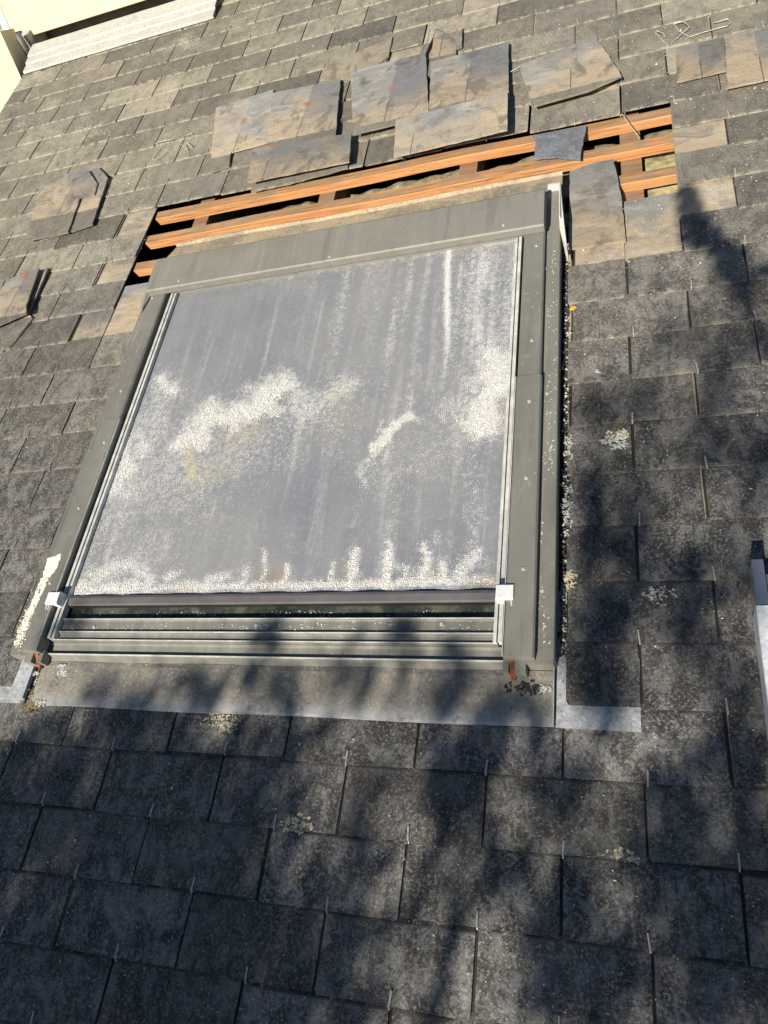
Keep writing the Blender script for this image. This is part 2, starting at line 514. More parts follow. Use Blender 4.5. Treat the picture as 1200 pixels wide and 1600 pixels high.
class MB:
    """collects shapes given in roof (or world) coordinates into one mesh"""

    def __init__(self):
        self.v = []
        self.f = []
        self.fm = []
        self.uv = []

    def face(self, idx, m=0):
        self.f.append(tuple(idx))
        self.fm.append(m)

    def box(self, u0, u1, v0, v1, w0, w1, m=0, mtop=None):
        b = len(self.v)
        self.v += [Vector(p) for p in ((u0, v0, w0), (u1, v0, w0), (u1, v1, w0), (u0, v1, w0), (u0, v0, w1), (u1, v0, w1), (u1, v1, w1), (u0, v1, w1))]
        for q in ((0, 3, 2, 1), (0, 1, 5, 4), (1, 2, 6, 5), (2, 3, 7, 6), (3, 0, 4, 7)):
            self.face([b + i for i in q], m)
        self.face([b + 4, b + 5, b + 6, b + 7], m if mtop is None else mtop)
        return self

    def prism(self, poly, dw, m=0):
        """poly: list of 3D points (upper face), extruded down by dw along w"""
        b = len(self.v)
        n = len(poly)
        self.v += [Vector(p) for p in poly] + [Vector(p) - Vector((0, 0, dw)) for p in poly]
        a = sum(poly[i][0] * poly[(i + 1) % n][1] - poly[(i + 1) % n][0] * poly[i][1] for i in range(n))
        idx = list(range(n))
        if a < 0:
            idx.reverse()
        self.face([b + i for i in idx], m)
        self.face([b + n + i for i in reversed(idx)], m)
        for k in range(n):
            i, j = idx[k], idx[(k + 1) % n]
            self.face([b + i, b + n + i, b + n + j, b + j], m)
        return self

    def extrude_u(self, prof, u0, u1, m=0, close=True, seg=1, wob=0.0):
        """profile of (v, w) points swept along u"""
        n = len(prof)
        b = len(self.v)
        for s in range(seg + 1):
            u = u0 + (u1 - u0) * s / seg
            for i, (v, w) in enumerate(prof):
                self.v.append(Vector((u, v + random.uniform(-wob, wob), w + random.uniform(-wob, wob))))
        for s in range(seg):
            for i in range(n if close else n - 1):
                j = (i + 1) % n
                self.face([b + s * n + i, b + s * n + j, b + (s + 1) * n + j, b + (s + 1) * n + i], m)
        if close:
            self.face([b + i for i in reversed(range(n))], m)
            self.face([b + seg * n + i for i in range(n)], m)
        return self

    def extrude_v(self, prof, v0, v1, m=0, close=True):
        """profile of (u, w) points swept along v"""
        n = len(prof)
        b = len(self.v)
        for v in (v0, v1):
            self.v += [Vector((u, v, w)) for u, w in prof]
        for i in range(n if close else n - 1):
            j = (i + 1) % n
            self.face([b + i, b + n + i, b + n + j, b + j], m)
        if close:
            self.face([b + i for i in range(n)], m)
            self.face([b + n + i for i in reversed(range(n))], m)
        return self

    def tube(self, pts, r, n=6, m=0, r2=None):
        pts = [Vector(p) for p in pts]
        b = len(self.v)
        for i, p in enumerate(pts):
            t = (pts[min(i + 1, len(pts) - 1)] - pts[max(i - 1, 0)]).normalized()
            a = t.cross(Vector((0.13, 0.31, 1))).normalized()
            c = t.cross(a)
            rr = r if r2 is None else r + (r2 - r) * i / (len(pts) - 1)
            for k in range(n):
                an = 2 * math.pi * k / n
                self.v.append(p + (a * math.cos(an) + c * math.sin(an)) * rr)
        for i in range(len(pts) - 1):
            for k in range(n):
                k2 = (k + 1) % n
                self.face([b + i * n + k, b + i * n + k2, b + (i + 1) * n + k2, b + (i + 1) * n + k], m)
        self.face([b + k for k in reversed(range(n))], m)
        self.face([b + (len(pts) - 1) * n + k for k in range(n)], m)
        return self

    def disc(self, c, r, h, n=10, m=0):
        c = Vector(c)
        b = len(self.v)
        for k in range(n):
            an = 2 * math.pi * k / n
            self.v.append(c + Vector((math.cos(an) * r, math.sin(an) * r, 0)))
        for k in range(n):
            an = 2 * math.pi * k / n
            self.v.append(c + Vector((math.cos(an) * r * 0.8, math.sin(an) * r * 0.8, h)))
        for k in range(n):
            k2 = (k + 1) % n
            self.face([b + k, b + k2, b + n + k2, b + n + k], m)
        self.face([b + n + k for k in range(n)], m)
        return self

    def lump(self, c, r, flat=0.6, m=0, rnd=random):
        """small irregular octahedron"""
        b = len(self.v)
        c = Vector(c)
        a = rnd.uniform(0, 6.28)
        for k in range(4):
            an = a + k * math.pi / 2 + rnd.uniform(-0.4, 0.4)
            self.v.append(c + Vector((math.cos(an), math.sin(an), rnd.uniform(-0.3, 0.3) * flat)) * r * rnd.uniform(0.6, 1.25))
        self.v.append(c + Vector((rnd.uniform(-.4, .4) * r, rnd.uniform(-.4, .4) * r, r * flat * rnd.uniform(0.6, 1.2))))
        for k in range(4):
            self.face([b + k, b + (k + 1) % 4, b + 4], m)
        return self

    def flake(self, c, r, m=0, rnd=random, tilt=0.25):
        b = len(self.v)
        c = Vector(c)
        a = rnd.uniform(0, 6.28)
        el = rnd.uniform(0.45, 1.0)
        for k in range(4):
            an = k * math.pi / 2 + rnd.uniform(-0.35, 0.35)
            x = math.cos(an) * r
            y = math.sin(an) * r * el
            self.v.append(c + Vector((x * math.cos(a) - y * math.sin(a), x * math.sin(a) + y * math.cos(a), rnd.uniform(0, tilt) * r)))
        self.face([b, b + 1, b + 2, b + 3], m)
        return self

    def build(self, name, mats, parent, smooth=False):
        o0 = origin_of(parent) if parent is not None else Vector((0, 0, 0))
        me = new_mesh(name, [v - o0 for v in self.v], self.f, mats, self.uv or None, self.fm, smooth)
        return link(name, me, parent)

    def single(self, name, mats, label, cat, group=None, kind=None, world_space=False):
        """a thing that is one mesh, its origin at its base"""
        n = len(self.v)
        c = Vector((sum(v.x for v in self.v) / n, sum(v.y for v in self.v) / n, min(v.z for v in self.v)))
        me = new_mesh(name, [v - c for v in self.v], self.f, mats, self.uv or None, self.fm)
        o = link(name, me)
        o.matrix_world = Matrix.Translation(c) if world_space else MR @ Matrix.Translation(c)
        if label:
            o['label'] = label
            o['category'] = cat
        if group:
            o['group'] = group
        o['kind'] = kind or 'thing'
        return o


def ragged(poly, step, amp, rnd):
    out = []
    n = len(poly)
    for i in range(n):
        a, b = Vector(poly[i]), Vector(poly[(i + 1) % n])
        out.append(a)
        d = b - a
        k = int(d.length / step)
        for j in range(1, k + 1):
            t = j / (k + 1)
            nrm = Vector((d.y, -d.x, 0)).normalized()
            out.append(a + d * t + nrm * rnd.uniform(-amp, amp))
    return out


# ================================================================ LARGE STRUCTURE
# ground far below
gm = MB()
gm.v += [Vector(p) for p in ((-400, -400, 0), (400, -400, 0), (400, 400, 0), (-400, 400, 0))]
gm.face((0, 1, 2, 3))
go = link('ground', new_mesh('ground', gm.v, gm.f, MAT['ground']))
go['kind'] = 'structure'

# ---------------------------------------------------------------- the slated slope
G = 0.1387            # gauge of the courses
V0 = 0.0414           # lower edge of course 0
SL, SW, ST = 0.400, 0.300, 0.0048
SLOPE = ST / 0.1387 * 1.03
ROOF_L, ROOF_R = -3.05, 0.95
WIN_L, WIN_R = -1.580, -0.165
HOLE_L, HOLE_R = -1.742, 0.141

roof = thing('slate_roof', 'weathered grey slate roof slope with a strip of slates stripped off above the window', 'roof', (-1.0, 1.5, -0.35))


def course_v(k):
    b = -0.10 * math.exp(-((k - 16) / 2.6) ** 2)
    return V0 + G * (k + b)


def joint(k, n):
    P = 0.299 if k <= 2 else (0.2919 if k >= 8 else 0.299 - (k - 2) / 6 * 0.0071)
    base = 0.130 + 0.015 * min(1.0, max(0, k) / 20)
    return base + (n - 1 + (0.5 if k % 2 else 0.0)) * P


_slate_cache = {}


def slate_mesh(width, length, var, u_off=0.0):
    key = (round(width, 3), round(length, 3), var, round(u_off, 3))
    if key in _slate_cache:
        return _slate_cache[key]
    rnd = random.Random(hash((key[0] * 1000, var)) & 0xffff)
    w, l = width, length
    ch = [rnd.uniform(0.0005, 0.006) for _ in range(4)]
    pts = [(ch[0], 0), (w * 0.33, rnd.uniform(-.0018, .0018)), (w * 0.66, rnd.uniform(-.0018, .0018)), (w - ch[1], 0),
           (w, ch[1] * rnd.uniform(0.5, 2)), (w + rnd.uniform(-.0012, .0012), l * 0.3), (w + rnd.uniform(-.0012, .0012), l * 0.62), (w, l),
           (0, l), (rnd.uniform(-.0012, .0012), l * 0.62), (rnd.uniform(-.0012, .0012), l * 0.3), (0, ch[0] * rnd.uniform(0.5, 2))]
    n = len(pts)
    vs = [Vector((x, y, ST)) for x, y in pts] + [Vector((x, y, 0)) for x, y in pts]
    fs = [tuple(range(n)), tuple(reversed(range(n, 2 * n)))]
    for i in range(n):
        j = (i + 1) % n
        fs.append((i, n + i, n + j, j))
    uv = [(x + u_off, y) for x, y in pts] * 2
    me = new_mesh('slate', vs, fs, MAT['slate'], uv)
    _slate_cache[key] = me
    return me


# wire hook that holds the lower edge of a slate
hb = MB()
hb.tube([(0, 0.010, -0.0012), (0, -0.0035, -0.001), (0, -0.0045, ST * 0.5), (0, -0.002, ST + 0.0022), (0, 0.024, ST + 0.0030)], 0.0019, 4)
HOOK = new_mesh('slate_hook', hb.v, hb.f, MAT['hook'])

cand = []
for k in range(-4, 29):
    rr = random.Random(1000 + k)
    lo_n, hi_n = -14, 5
    cuts = [(joint(k, n), joint(k, n + 1)) for n in range(lo_n, hi_n)]
    for ci, (a, b) in enumerate(cuts):
        u0, u1 = max(a, ROOF_L), min(b, ROOF_R)
        if u1 - u0 < 0.03:
            continue
        pieces = [(u0, u1)]
        vb = course_v(k)
        if 3 <= k <= 11:
            pieces = []
            if u0 < WIN_L:
                pieces.append((u0, min(u1, WIN_L)))
            if u1 > WIN_R:
                x0 = max(u0, WIN_R)
                if k in (6, 8, 10) and x0 < -0.085 < u1 - 0.05:
                    pieces += [(x0, -0.085), (-0.085, u1)]
                else:
                    pieces.append((x0, u1))
        elif 12 <= k <= 16:
            mid = (u0 + u1) / 2
            if u1 > HOLE_L + 0.03 and u0 < HOLE_R - 0.03:
                pieces = []
        for (p0, p1) in pieces:
            if p1 - p0 < 0.02:
                continue
            cand.append((k, p0, p1, vb, a))

# slates pulled out of the courses above the hole
PULLED = [at(690, 70)]


def pulled(k, p0, p1, vb):
    for q in PULLED:
        if p0 < q.x < p1 and vb < q.y < vb + G:
            return True
    return False


cand = [c for c in cand if not pulled(*c[:4])]


def shown(c):
    k, p0, p1, vb, a = c
    s = 0.0
    pts = []
    for u, v in ((p0, vb), (p1, vb), (p1, vb + G), (p0, vb + G)):
        x, y = to_px((u, v, 0))
        pts.append((min(max(x, 0), 1200), min(max(y, 0), 1600)))
    for i in range(4):
        s += pts[i][0] * pts[(i + 1) % 4][1] - pts[(i + 1) % 4][0] * pts[i][1]
    return abs(s) / 2


cand.sort(key=shown, reverse=True)
rs = random.Random(5)
rest = MB()
O0 = ORG[roof.name]
for i, c in enumerate(cand):
    k, p0, p1, vb, a = c
    wdt = p1 - p0 - (0.0022 if abs(p1 + 0.085) < 1e-4 else 0.0058)
    cut_left = p0 - a
    du, dv, dw = rs.uniform(-.0012, .0012), rs.uniform(-.0035, .0035), rs.uniform(0, .0010)
    if k == 17 and HOLE_L < p0 < HOLE_R:
        dv += rs.uniform(-0.018, 0.004)
    rz = math.radians(rs.uniform(-0.35, 0.35))
    if rs.random() < 0.06:
        rz *= 2
        dw += 0.0015
    if k == 3 and (p0 > WIN_R - 0.01 and p0 < 0 or p1 < WIN_L + 0.01 and p1 > WIN_L - 0.1):
        dw += 0.0025
    z0 = 0.004 - ST
    mtx = Matrix.Translation(Vector((p0 + (0.0008 if abs(p0 + 0.085) < 1e-4 or abs(p0 - WIN_R) < 1e-4 else 0.0029) + du, vb + dv, z0 + dw)) - O0) @ Matrix.Rotation(-math.atan(SLOPE), 4, 'X') @ Matrix.Rotation(rz, 4, 'Z')
    me = slate_mesh(round(wdt, 3), SL, rs.randrange(6), round(cut_left, 3))
    if i < 290 and shown(c) > 30:
        o = link('slate', me, roof)
        o.matrix_local = mtx
        if wdt > 0.2 or cut_left < 0.01:
            h = link('slate_hook', HOOK, o)
            hx = (a + SW / 2) - p0
            if 0.01 < hx < wdt - 0.005:
                h.location = (hx + rs.uniform(-.006, .006), rs.uniform(-.001, .003), 0)
                h.rotation_euler = (0, 0, rs.uniform(-0.12, 0.12))
            else:
                bpy.data.objects.remove(h)
    else:
        b = len(rest.v)
        rest.v += [mtx @ v.co + O0 for v in me.vertices]
        uvl = me.uv_layers[0].data
        uvm = {}
        for lp in me.loops:
            uvm[lp.vertex_index] = tuple(uvl[lp.index].uv)
        rest.uv += [uvm[j] for j in range(len(me.vertices))]
        for p in me.polygons:
            rest.face([b + j for j in p.vertices])
ro = rest.build('slates', MAT['slate'], roof)
ro['kind'] = 'stuff'

# battens, rafters, underlay and insulation in the stripped strip
for kk in (16.72, 15.72, 14.66, 13.7):
    v = V0 + G * kk
    m = MB()
    segs = 14
    b0 = len(m.v)
    u0, u1 = (-1.756, 0.40)
    prof = [(v - 0.021, -0.046), (v + 0.021, -0.046), (v + 0.021, -0.016), (v - 0.019, -0.016), (v - 0.021, -0.018)]
    rb = random.Random(int(kk * 100))
    n = len(prof)
    for s in range(segs + 1):
        u = u0 + (u1 - u0) * s / segs
        ow = 0.0018 * math.sin(s * 1.3 + kk) + rb.uniform(-.0008, .0008)
        ov = 0.0025 * math.sin(s * 0.7 + kk * 2)
        for (pv_, pw_) in prof:
            m.v.append(Vector((u + (0.006 if pw_ < -0.03 and s == 0 else 0), pv_ + ov, pw_ + ow)))
    for s in range(segs):
        for i in range(n):
            j = (i + 1) % n
            m.face([b0 + s * n + i, b0 + s * n + j, b0 + (s + 1) * n + j, b0 + (s + 1) * n + i], 1 if i == 2 else 0)
    m.face([b0 + i for i in reversed(range(n))], 0)
    m.face([b0 + segs * n + i for i in range(n)], 0)
    m.build('batten', [MAT['wood_front'], MAT['wood_top']], roof)
for uc in (-1.560, -1.030, -0.506, 0.020, 0.55, -2.09, -2.62):
    m = MB()
    m.box(uc - 0.031, uc + 0.031, 0.3 if False else -0.6, 3.9, -0.22, -0.0475)
    m.build('rafter', MAT['rafter'], roof)
# underlay sheets round the opening
m = MB()
for (a, b, c, d) in ((ROOF_L, ROOF_R, -0.75, 0.50), (ROOF_L, -1.80, 0.50, 2.46), (0.20, ROOF_R, 0.50, 2.46), (ROOF_L, ROOF_R, 2.46, 4.25)):
    m.box(a, b, c, d, -0.236, -0.228)
m.box(-1.80, 0.20, 0.50, 2.46, -0.60, -0.59)
for (a, b, c, d) in ((-1.81, -1.80, 0.5, 2.46), (0.20, 0.21, 0.5, 2.46), (-1.8, 0.2, 0.49, 0.5), (-1.8, 0.2, 2.46, 2.47)):
    m.box(a, b, c, d, -0.60, -0.236)
m.build('underlay', MAT['under'], roof)
# verge board closing the left edge and the lower edge
MB().box(ROOF_L - 0.025, ROOF_L - 0.003, -0.7, 3.80, -0.26, -0.012).build('verge_board', MAT['darkzinc'], roof)


def wool(u0, u1, v0, v1, w, seed):
    m = MB()
    nu, nv = 26, 12
    for j in range(nv + 1):
        for i in range(nu + 1):
            u = u0 + (u1 - u0) * i / nu
            v = v0 + (v1 - v0) * j / nv
            h = 0.030 * noise.noise(Vector((u * 5 + seed, v * 9, 0))) + 0.012 * noise.noise(Vector((u * 22, v * 26, seed)))
            if i in (0, nu) or j in (0, nv):
                h -= 0.05
            m.v.append(Vector((u, v, w + h)))
    for j in range(nv):
        for i in range(nu):
            a = j * (nu + 1) + i
            m.face((a, a + 1, a + nu + 2, a + nu + 1))
    o = m.build('insulation', MAT['wool'], roof, True)
    return o


wool(-0.47, -0.015, 1.95, 2.45, -0.112, 3)
wool(-0.995, -0.54, 1.95, 2.45, -0.116, 8)
wool(-1.35, -1.065, 2.05, 2.45, -0.135, 12)
wool(0.055, 0.195, 1.90, 2.45, -0.105, 21)

# ---------------------------------------------------------------- neighbouring walls at the top left
WY = (MR @ Vector((0, 4.02, 0))).y
WZ = (MR @ Vector((0, 4.02, 0))).z


def on_wall(x, y, wy):
    """world point on the vertical plane y = wy seen at a photo pixel"""
    o = MR @ Vector((0, 0, CAM_H))
    d = MR3 @ (right * ((x - 600) / FPX) + down * ((y - 800) / FPX) + fwd)
    return o + d * ((wy - o.y) / d.y)


pa, pb = on_wall(20, 66, WY), on_wall(222, 0, WY)
zb = (pa.z + pb.z) / 2
ww = thing('rendered_wall', 'bright cream rendered wall rising above the zinc flashing', 'wall', (pa.x, WY, zb), world_space=True)
m = MB()
m.box(pa.x, pa.x + 1.42, WY, WY + 0.3, zb, zb + 2.6)
m.build('render', MAT['render_wall'], ww)
MB().box(pa.x - 0.006, pa.x + 0.02, WY - 0.006, WY + 0.30, zb - 0.03, zb + 2.6).build('corner_bead', MAT['white'], ww)
MB().box(pa.x - 0.10, pa.x - 0.006, WY + 0.10, WY + 0.3, zb - 0.02, zb + 2.6).build('side_return', MAT['wall_edge'], ww)
m = MB()
m.box(pa.x - 0.02, pa.x + 1.40, WY + 0.12, WY + 0.29, zb - 0.5, zb - 0.002)
m.box(pa.x + 0.12, pa.x + 1.40, WY + 0.09, WY + 0.118, zb - 0.075, zb - 0.055)
m.build('recess', MAT['darkzinc'], ww)

# zinc flashing along the foot of that wall
m = MB()
m.extrude_u([(3.790, 0.010), (3.792, 0.022), (3.850, 0.026), (3.853, 0.033), (3.900, 0.038), (3.904, 0.045), (3.992, 0.054), (3.992, 0.050), (3.90, 0.036), (3.85, 0.022), (3.80, 0.008)], -3.03, -1.862, seg=16, wob=0.0007)
fl = m.single('zinc_flashing', MAT['zinc'], 'pale zinc flashing along the foot of the cream wall', 'flashing')

# gutter hopper in the corner, left of the flashing
gh = thing('gutter_box', 'grey metal gutter box in the corner left of the zinc flashing', 'gutter', (-3.13, 3.98, -0.1))
MB().box(-3.30, -3.03, 4.00, 4.18, -0.30, 0.10).build('back_plate', MAT['zinc'], gh)
MB().tube([(-3.045, 3.96, 0.135), (-3.045, 3.955, 0.06), (-3.06, 3.93, -0.03), (-3.10, 3.90, -0.08)], 0.017, 8).build('spout', MAT['darkzinc'], gh, True)

# facade of the house next door, left of the roof's edge
py = (MR @ Vector((0, 3.84, 0))).y
q = on_wall(35, 126, py)
nw = MB()
nw.box(q.x - 3.2, q.x, py, py + 0.12, 0.0, (MR @ Vector((0, 3.84, 0))).z + 0.20)
nw.single('facade_wall', MAT['render_wall'], 'cream facade beyond the left edge of the roof', 'wall', world_space=True)

# ================================================================ ROOF WINDOW
UC = -0.885
win = thing('roof_window', 'large grey framed roof window with a dirty mesh blind drawn over its glass', 'roof window', (UC, 0.53, -0.03))


def both(fn):
    for s in (-1, 1):
        fn(s)


def U(s, d):
    return UC + s * (d + 0.011)


# side flashings, outer low step of the frame
def side_flash(s):
    m = MB()
    pr_ = [(U(s, 0.600), 0.045), (U(s, 0.690), 0.046), (U(s, 0.692), 0.043), (U(s, 0.692), -0.030), (U(s, 0.600), -0.030)]
    if s < 0:
        pr_.reverse()
    m.extrude_v(pr_, 0.535, 2.00)
    m.build('side_flashing', MAT['paint'], win)
    m = MB()
    e = [(U(s, 0.693), -0.036), (U(s, 0.693), -0.030), (U(s, 0.735), -0.030), (U(s, 0.735), -0.036)]
    if s > 0:
        e.reverse()
    m.extrude_v(e, 0.50, 2.10)
    m.build('side_gutter', MAT['blackmoss'], win)


both(side_flash)


# side covers, two lengths each, the lower one overlapping
def covers(s):
    for (v0, v1, e) in ((0.535, 1.275, 0.0025), (1.270, 1.815, 0.0)):
        m = MB()
        a, b = U(s, 0.592 - e), U(s, 0.651 + e)
        ins = 0.004 * s
        pr_ = [(b, 0.047), (b, 0.062 + e), (b - ins, 0.066 + e), (a + ins, 0.066 + e), (a, 0.062 + e), (a, 0.028), (a + 2 * ins, 0.028), (a + 2 * ins, 0.04)]
        if s < 0:
            pr_.reverse()
        m.extrude_v(pr_[::-1], v0, v1)
        o = m.build('side_cover', MAT['paint'], win)
        if e:  # added pale strip gives the cover's inner rim its sunlit line
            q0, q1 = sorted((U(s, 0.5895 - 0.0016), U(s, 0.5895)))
            MB().box(q0, q1, v0 + 0.002, v1 - 0.001, 0.0650, 0.0700).build('sunlit_rim_strip', MAT['alu'], o)


both(covers)


# guide rails of the blind and the strip beside them
def rails(s):
    m = MB()
    for (d0, d1, w1) in ((0.564, 0.571, 0.048), (0.5745, 0.583, 0.050)):
        a, b = sorted((U(s, d0), U(s, d1)))
        m.box(a, b, 0.575, 1.815, 0.0285, w1)
    m.build('guide_rail', MAT['alu'], win)
    m = MB()
    a, b = sorted((U(s, 0.584), U(s, 0.592)))
    m.box(a, b, 0.575, 1.79, 0.0265, 0.030)
    m.build('rail_seal', MAT['seal'], win)


both(rails)

# header casing: a shaped box
m = MB()
hp = [(1.800, 0.070), (1.790, 0.074), (1.787, 0.097), (1.791, 0.101), (1.932, 0.105), (1.942, 0.099), (1.955, 0.050), (1.955, 0.02), (1.825, 0.02), (1.825, 0.066)]
m.extrude_u(hp, U(-1, 0.644), U(1, 0.652))
m.build('head_casing', MAT['paint_head'], win)
# upturned folded corners of the head flashing beside the casing
m = MB()
m.prism([Vector((U(1, 0.686), 2.00, 0.062)), Vector((U(1, 0.692), 2.00, 0.070)), Vector((U(1, 0.704), 1.82, 0.085)), Vector((U(1, 0.714), 1.70, 0.040)), Vector((U(1, 0.710), 1.70, 0.034)), Vector((U(1, 0.690), 1.82, 0.052))], 0.0015)
m.box(U(1, 0.655), U(1, 0.693), 1.995, 2.002, 0.044, 0.068)
m.box(U(1, 0.690), U(1, 0.693), 1.85, 1.994, 0.0465, 0.070)
m.build('corner_fold', MAT['alu'], win)
m = MB()
m.prism([Vector((U(-1, 0.650), 1.925, 0.096)), Vector((U(-1, 0.655), 1.925, 0.098)), Vector((U(-1, 0.686), 1.765, 0.056)), Vector((U(-1, 0.680), 1.745, 0.050))], 0.002)
m.build('corner_fold', MAT['paint'], win)
# head flashing above the casing, covered with dust
m = MB()
nu = 26
prof = [(1.955, 0.030), (1.99, 0.020), (2.02, 0.012), (2.128, -0.004), (2.134, 0.006), (2.140, 0.003)]
uL, uR = -1.615, -0.184
for i in range(nu + 1):
    t = i / nu
    for j, (v, w) in enumerate(prof):
        u = uL + (uR - uL) * t
        if i == 0 and j >= 3:
            u += 0.03
        m.v.append(Vector((u, v + 0.004 * math.sin(t * 9) * (j > 2), w + random.uniform(-.0012, .0012))))
for i in range(nu):
    for j in range(len(prof) - 1):
        a = i * len(prof) + j
        m.face((a, a + len(prof), a + len(prof) + 1, a + 1))
m.build('head_flashing', MAT['headflash'], win)

# glass below the blind
MB().box(U(-1, 0.600), U(1, 0.600), 0.575, 1.85, 0.012, 0.022).build('glass_pane', MAT['glass'], win)

# the blind: fabric with a slight sag and weather stains
SU0, SU1, SV0, SV1 = U(-1, 0.566), U(1, 0.566), 0.695, 1.835


def seg_d(x, y, a, b):
    ax, ay = a
    bx, by = b
    t = ((x - ax) * (bx - ax) + (y - ay) * (by - ay)) / max(1e-6, (bx - ax) ** 2 + (by - ay) ** 2)
    t = min(1, max(0, t))
    return math.hypot(x - ax - t * (bx - ax), y - ay - t * (by - ay))


STROKES = [  # polyline on the blind, radius, density of white crust
    ([(292, 695), (330, 655), (372, 640)], 26, 1.0), ([(350, 650), (400, 635), (445, 600)], 24, 1.0), ([(440, 600), (470, 640), (545, 600)], 22, 0.6),
    ([(180, 755), (200, 700)], 30, 0.95), ([(215, 690), (240, 640), (258, 600)], 30, 0.5), ([(252, 596), (268, 606)], 12, 0.9),
    ([(270, 690), (330, 720), (430, 680)], 48, 0.34), ([(420, 650), (520, 650)], 42, 0.33), ([(150, 800), (250, 740)], 60, 0.42), ([(230, 660), (300, 760)], 55, 0.40), ([(140, 860), (240, 850)], 45, 0.28), ([(145, 850), (135, 880)], 18, 0.35),
    ([(632, 650), (612, 675), (592, 705)], 13, 1.0), ([(640, 648), (618, 658)], 12, 1.0), ([(585, 712), (575, 735)], 11, 0.55), ([(690, 640), (712, 630)], 20, 0.45), ([(540, 640), (520, 700)], 26, 0.22),
    ([(775, 560), (770, 610), (745, 660)], 34, 0.95), ([(745, 420), (760, 560)], 34, 0.42), ([(720, 640), (700, 700), (590, 740)], 40, 0.25), ([(735, 680), (745, 800)], 20, 0.25), ([(715, 410), (700, 560)], 12, 0.20),
    ([(115, 922), (210, 918)], 15, 1.0), ([(145, 898), (205, 880), (230, 905)], 18, 0.75), ([(210, 920), (400, 915), (600, 912), (775, 905)], 9, 0.9),
    ([(262, 905), (275, 895)], 10, 0.8), ([(330, 905), (352, 897)], 10, 0.8), ([(410, 905), (416, 850)], 5, 0.8), ([(383, 912), (386, 890)], 7, 0.7), ([(447, 910), (452, 885)], 7, 0.8),
    ([(517, 912), (520, 885)], 6, 0.8), ([(548, 915), (554, 855)], 8, 1.0), ([(604, 915), (606, 852)], 10, 1.0), ([(640, 912), (641, 885)], 6, 0.8), ([(660, 912), (675, 845)], 9, 1.0),
    ([(690, 912), (694, 880)], 7, 0.9), ([(715, 905), (740, 868)], 14, 0.75), ([(738, 850), (735, 800)], 7, 0.35), ([(755, 880), (770, 890)], 16, 0.30), ([(610, 880), (690, 905)], 12, 0.5)]
BROWN = [([(792, 640), (790, 660)], 12, 0.8), ([(410, 905), (430, 900)], 16, 0.6), ([(740, 912), (775, 905)], 9, 0.9), ([(530, 908), (535, 900)], 8, 0.7), ([(678, 893), (682, 900)], 7, 0.8), ([(250, 925), (300, 920)], 7, 0.5), ([(505, 545), (507, 540)], 5, 0.8), ([(540, 650), (500, 690)], 25, 0.12)]
YELLOW = [([(293, 700), (300, 745)], 8, 0.7), ([(300, 745), (350, 730)], 18, 0.25), ([(520, 640), (530, 620)], 22, 0.15), ([(360, 690), (390, 670)], 22, 0.3)]


def field(x, y, strokes):
    d = 0.0
    for pts, r, a in strokes:
        if x < min(p[0] for p in pts) - 3 * r or x > max(p[0] for p in pts) + 3 * r or y < min(p[1] for p in pts) - 3 * r or y > max(p[1] for p in pts) + 3 * r:
            continue
        dd = min(seg_d(x, y, pts[i], pts[i + 1]) for i in range(len(pts) - 1))
        d = max(d, a * math.exp(-(dd / r) ** 2))
    return d


def warp(x, y):
    a = noise.noise(Vector((x * 0.035, y * 0.035, 1.7)))
    b = noise.noise(Vector((x * 0.035, y * 0.035, 7.9)))
    c_ = noise.noise(Vector((x * 0.12, y * 0.12, 3.1)))
    k_ = 1.0 if y < 860 else 0.25
    return x + (a * 26 + c_ * 9) * k_, y + (b * 26 + c_ * 9) * k_


def screen_w(u, v):
    s = (u - SU0) / (SU1 - SU0)
    q_ = (v - SV0) / (SV1 - SV0)
    sag = -0.004 * math.sin(math.pi * s) * math.sin(math.pi * q_)
    rip = 0.0022 * (1 - q_) ** 2 * math.sin(2 * math.pi * (s * 9 + 0.4 * math.sin(q_ * 5))) * (0.4 + s)
    return 0.0345 + sag + rip


nu, nv = 150, 150
fv, ff, fuv, cols = [], [], [], []
FIELD = []
for j in range(nv + 1):
    for i in range(nu + 1):
        u = SU0 + (SU1 - SU0) * i / nu
        v = SV0 + (SV1 - SV0) * j / nv
        s, q_ = i / nu, j / nv
        fv.append(Vector((u, v, screen_w(u, v))) - ORG[win.name])
        fuv.append((u - SU0, v - SV0))
        x, y = to_px((u, v, 0.0345))
        fw = field(*warp(x, y), STROKES)
        FIELD.append(fw)
        wst = fw * 0.70
        # rain streaks running down the fabric, strongest at the upper right
        n_ = noise.noise(Vector((s * 26, q_ * 1.6, 4.0))) * 0.6 + noise.noise(Vector((s * 60, q_ * 2.2, 9.0))) * 0.4
        env = max(0.0, min(1, (s - 0.30) / 0.55)) * max(0.0, min(1, (q_ - 0.25) / 0.5))
        wst = max(wst, env * max(0.0, min(1.0, 0.30 + 1.5 * n_)) * 0.62)
        wst = max(wst, 0.85 * math.exp(-((s - 0.835 + 0.012 * math.sin(q_ * 8)) / 0.010) ** 2) * max(0, min(1, (q_ - 0.45) / 0.3)))
        wst = max(wst, 0.60 * math.exp(-((s - 0.925) / 0.050) ** 2) * max(0, min(1, (q_ - 0.20) / 0.4)) * (0.6 + 0.8 * noise.noise(Vector((s * 70, q_ * 6, 1)))))
        wst = max(wst, 0.45 * math.exp(-((q_ - 1.0) / 0.03) ** 2) * s)
        low = max(0.0, 1 - q_ / 0.35)
        wst = max(wst, low * s * max(0, 0.55 * noise.noise(Vector((s * 24, q_ * 1.2, 17.0))) + 0.10))
        cols += [min(1, wst), min(1, field(x, y, BROWN)), min(1, field(x, y, YELLOW)), 1.0]
for j in range(nv):
    for i in range(nu):
        a = j * (nu + 1) + i
        ff.append((a, a + 1, a + nu + 2, a + nu + 1))
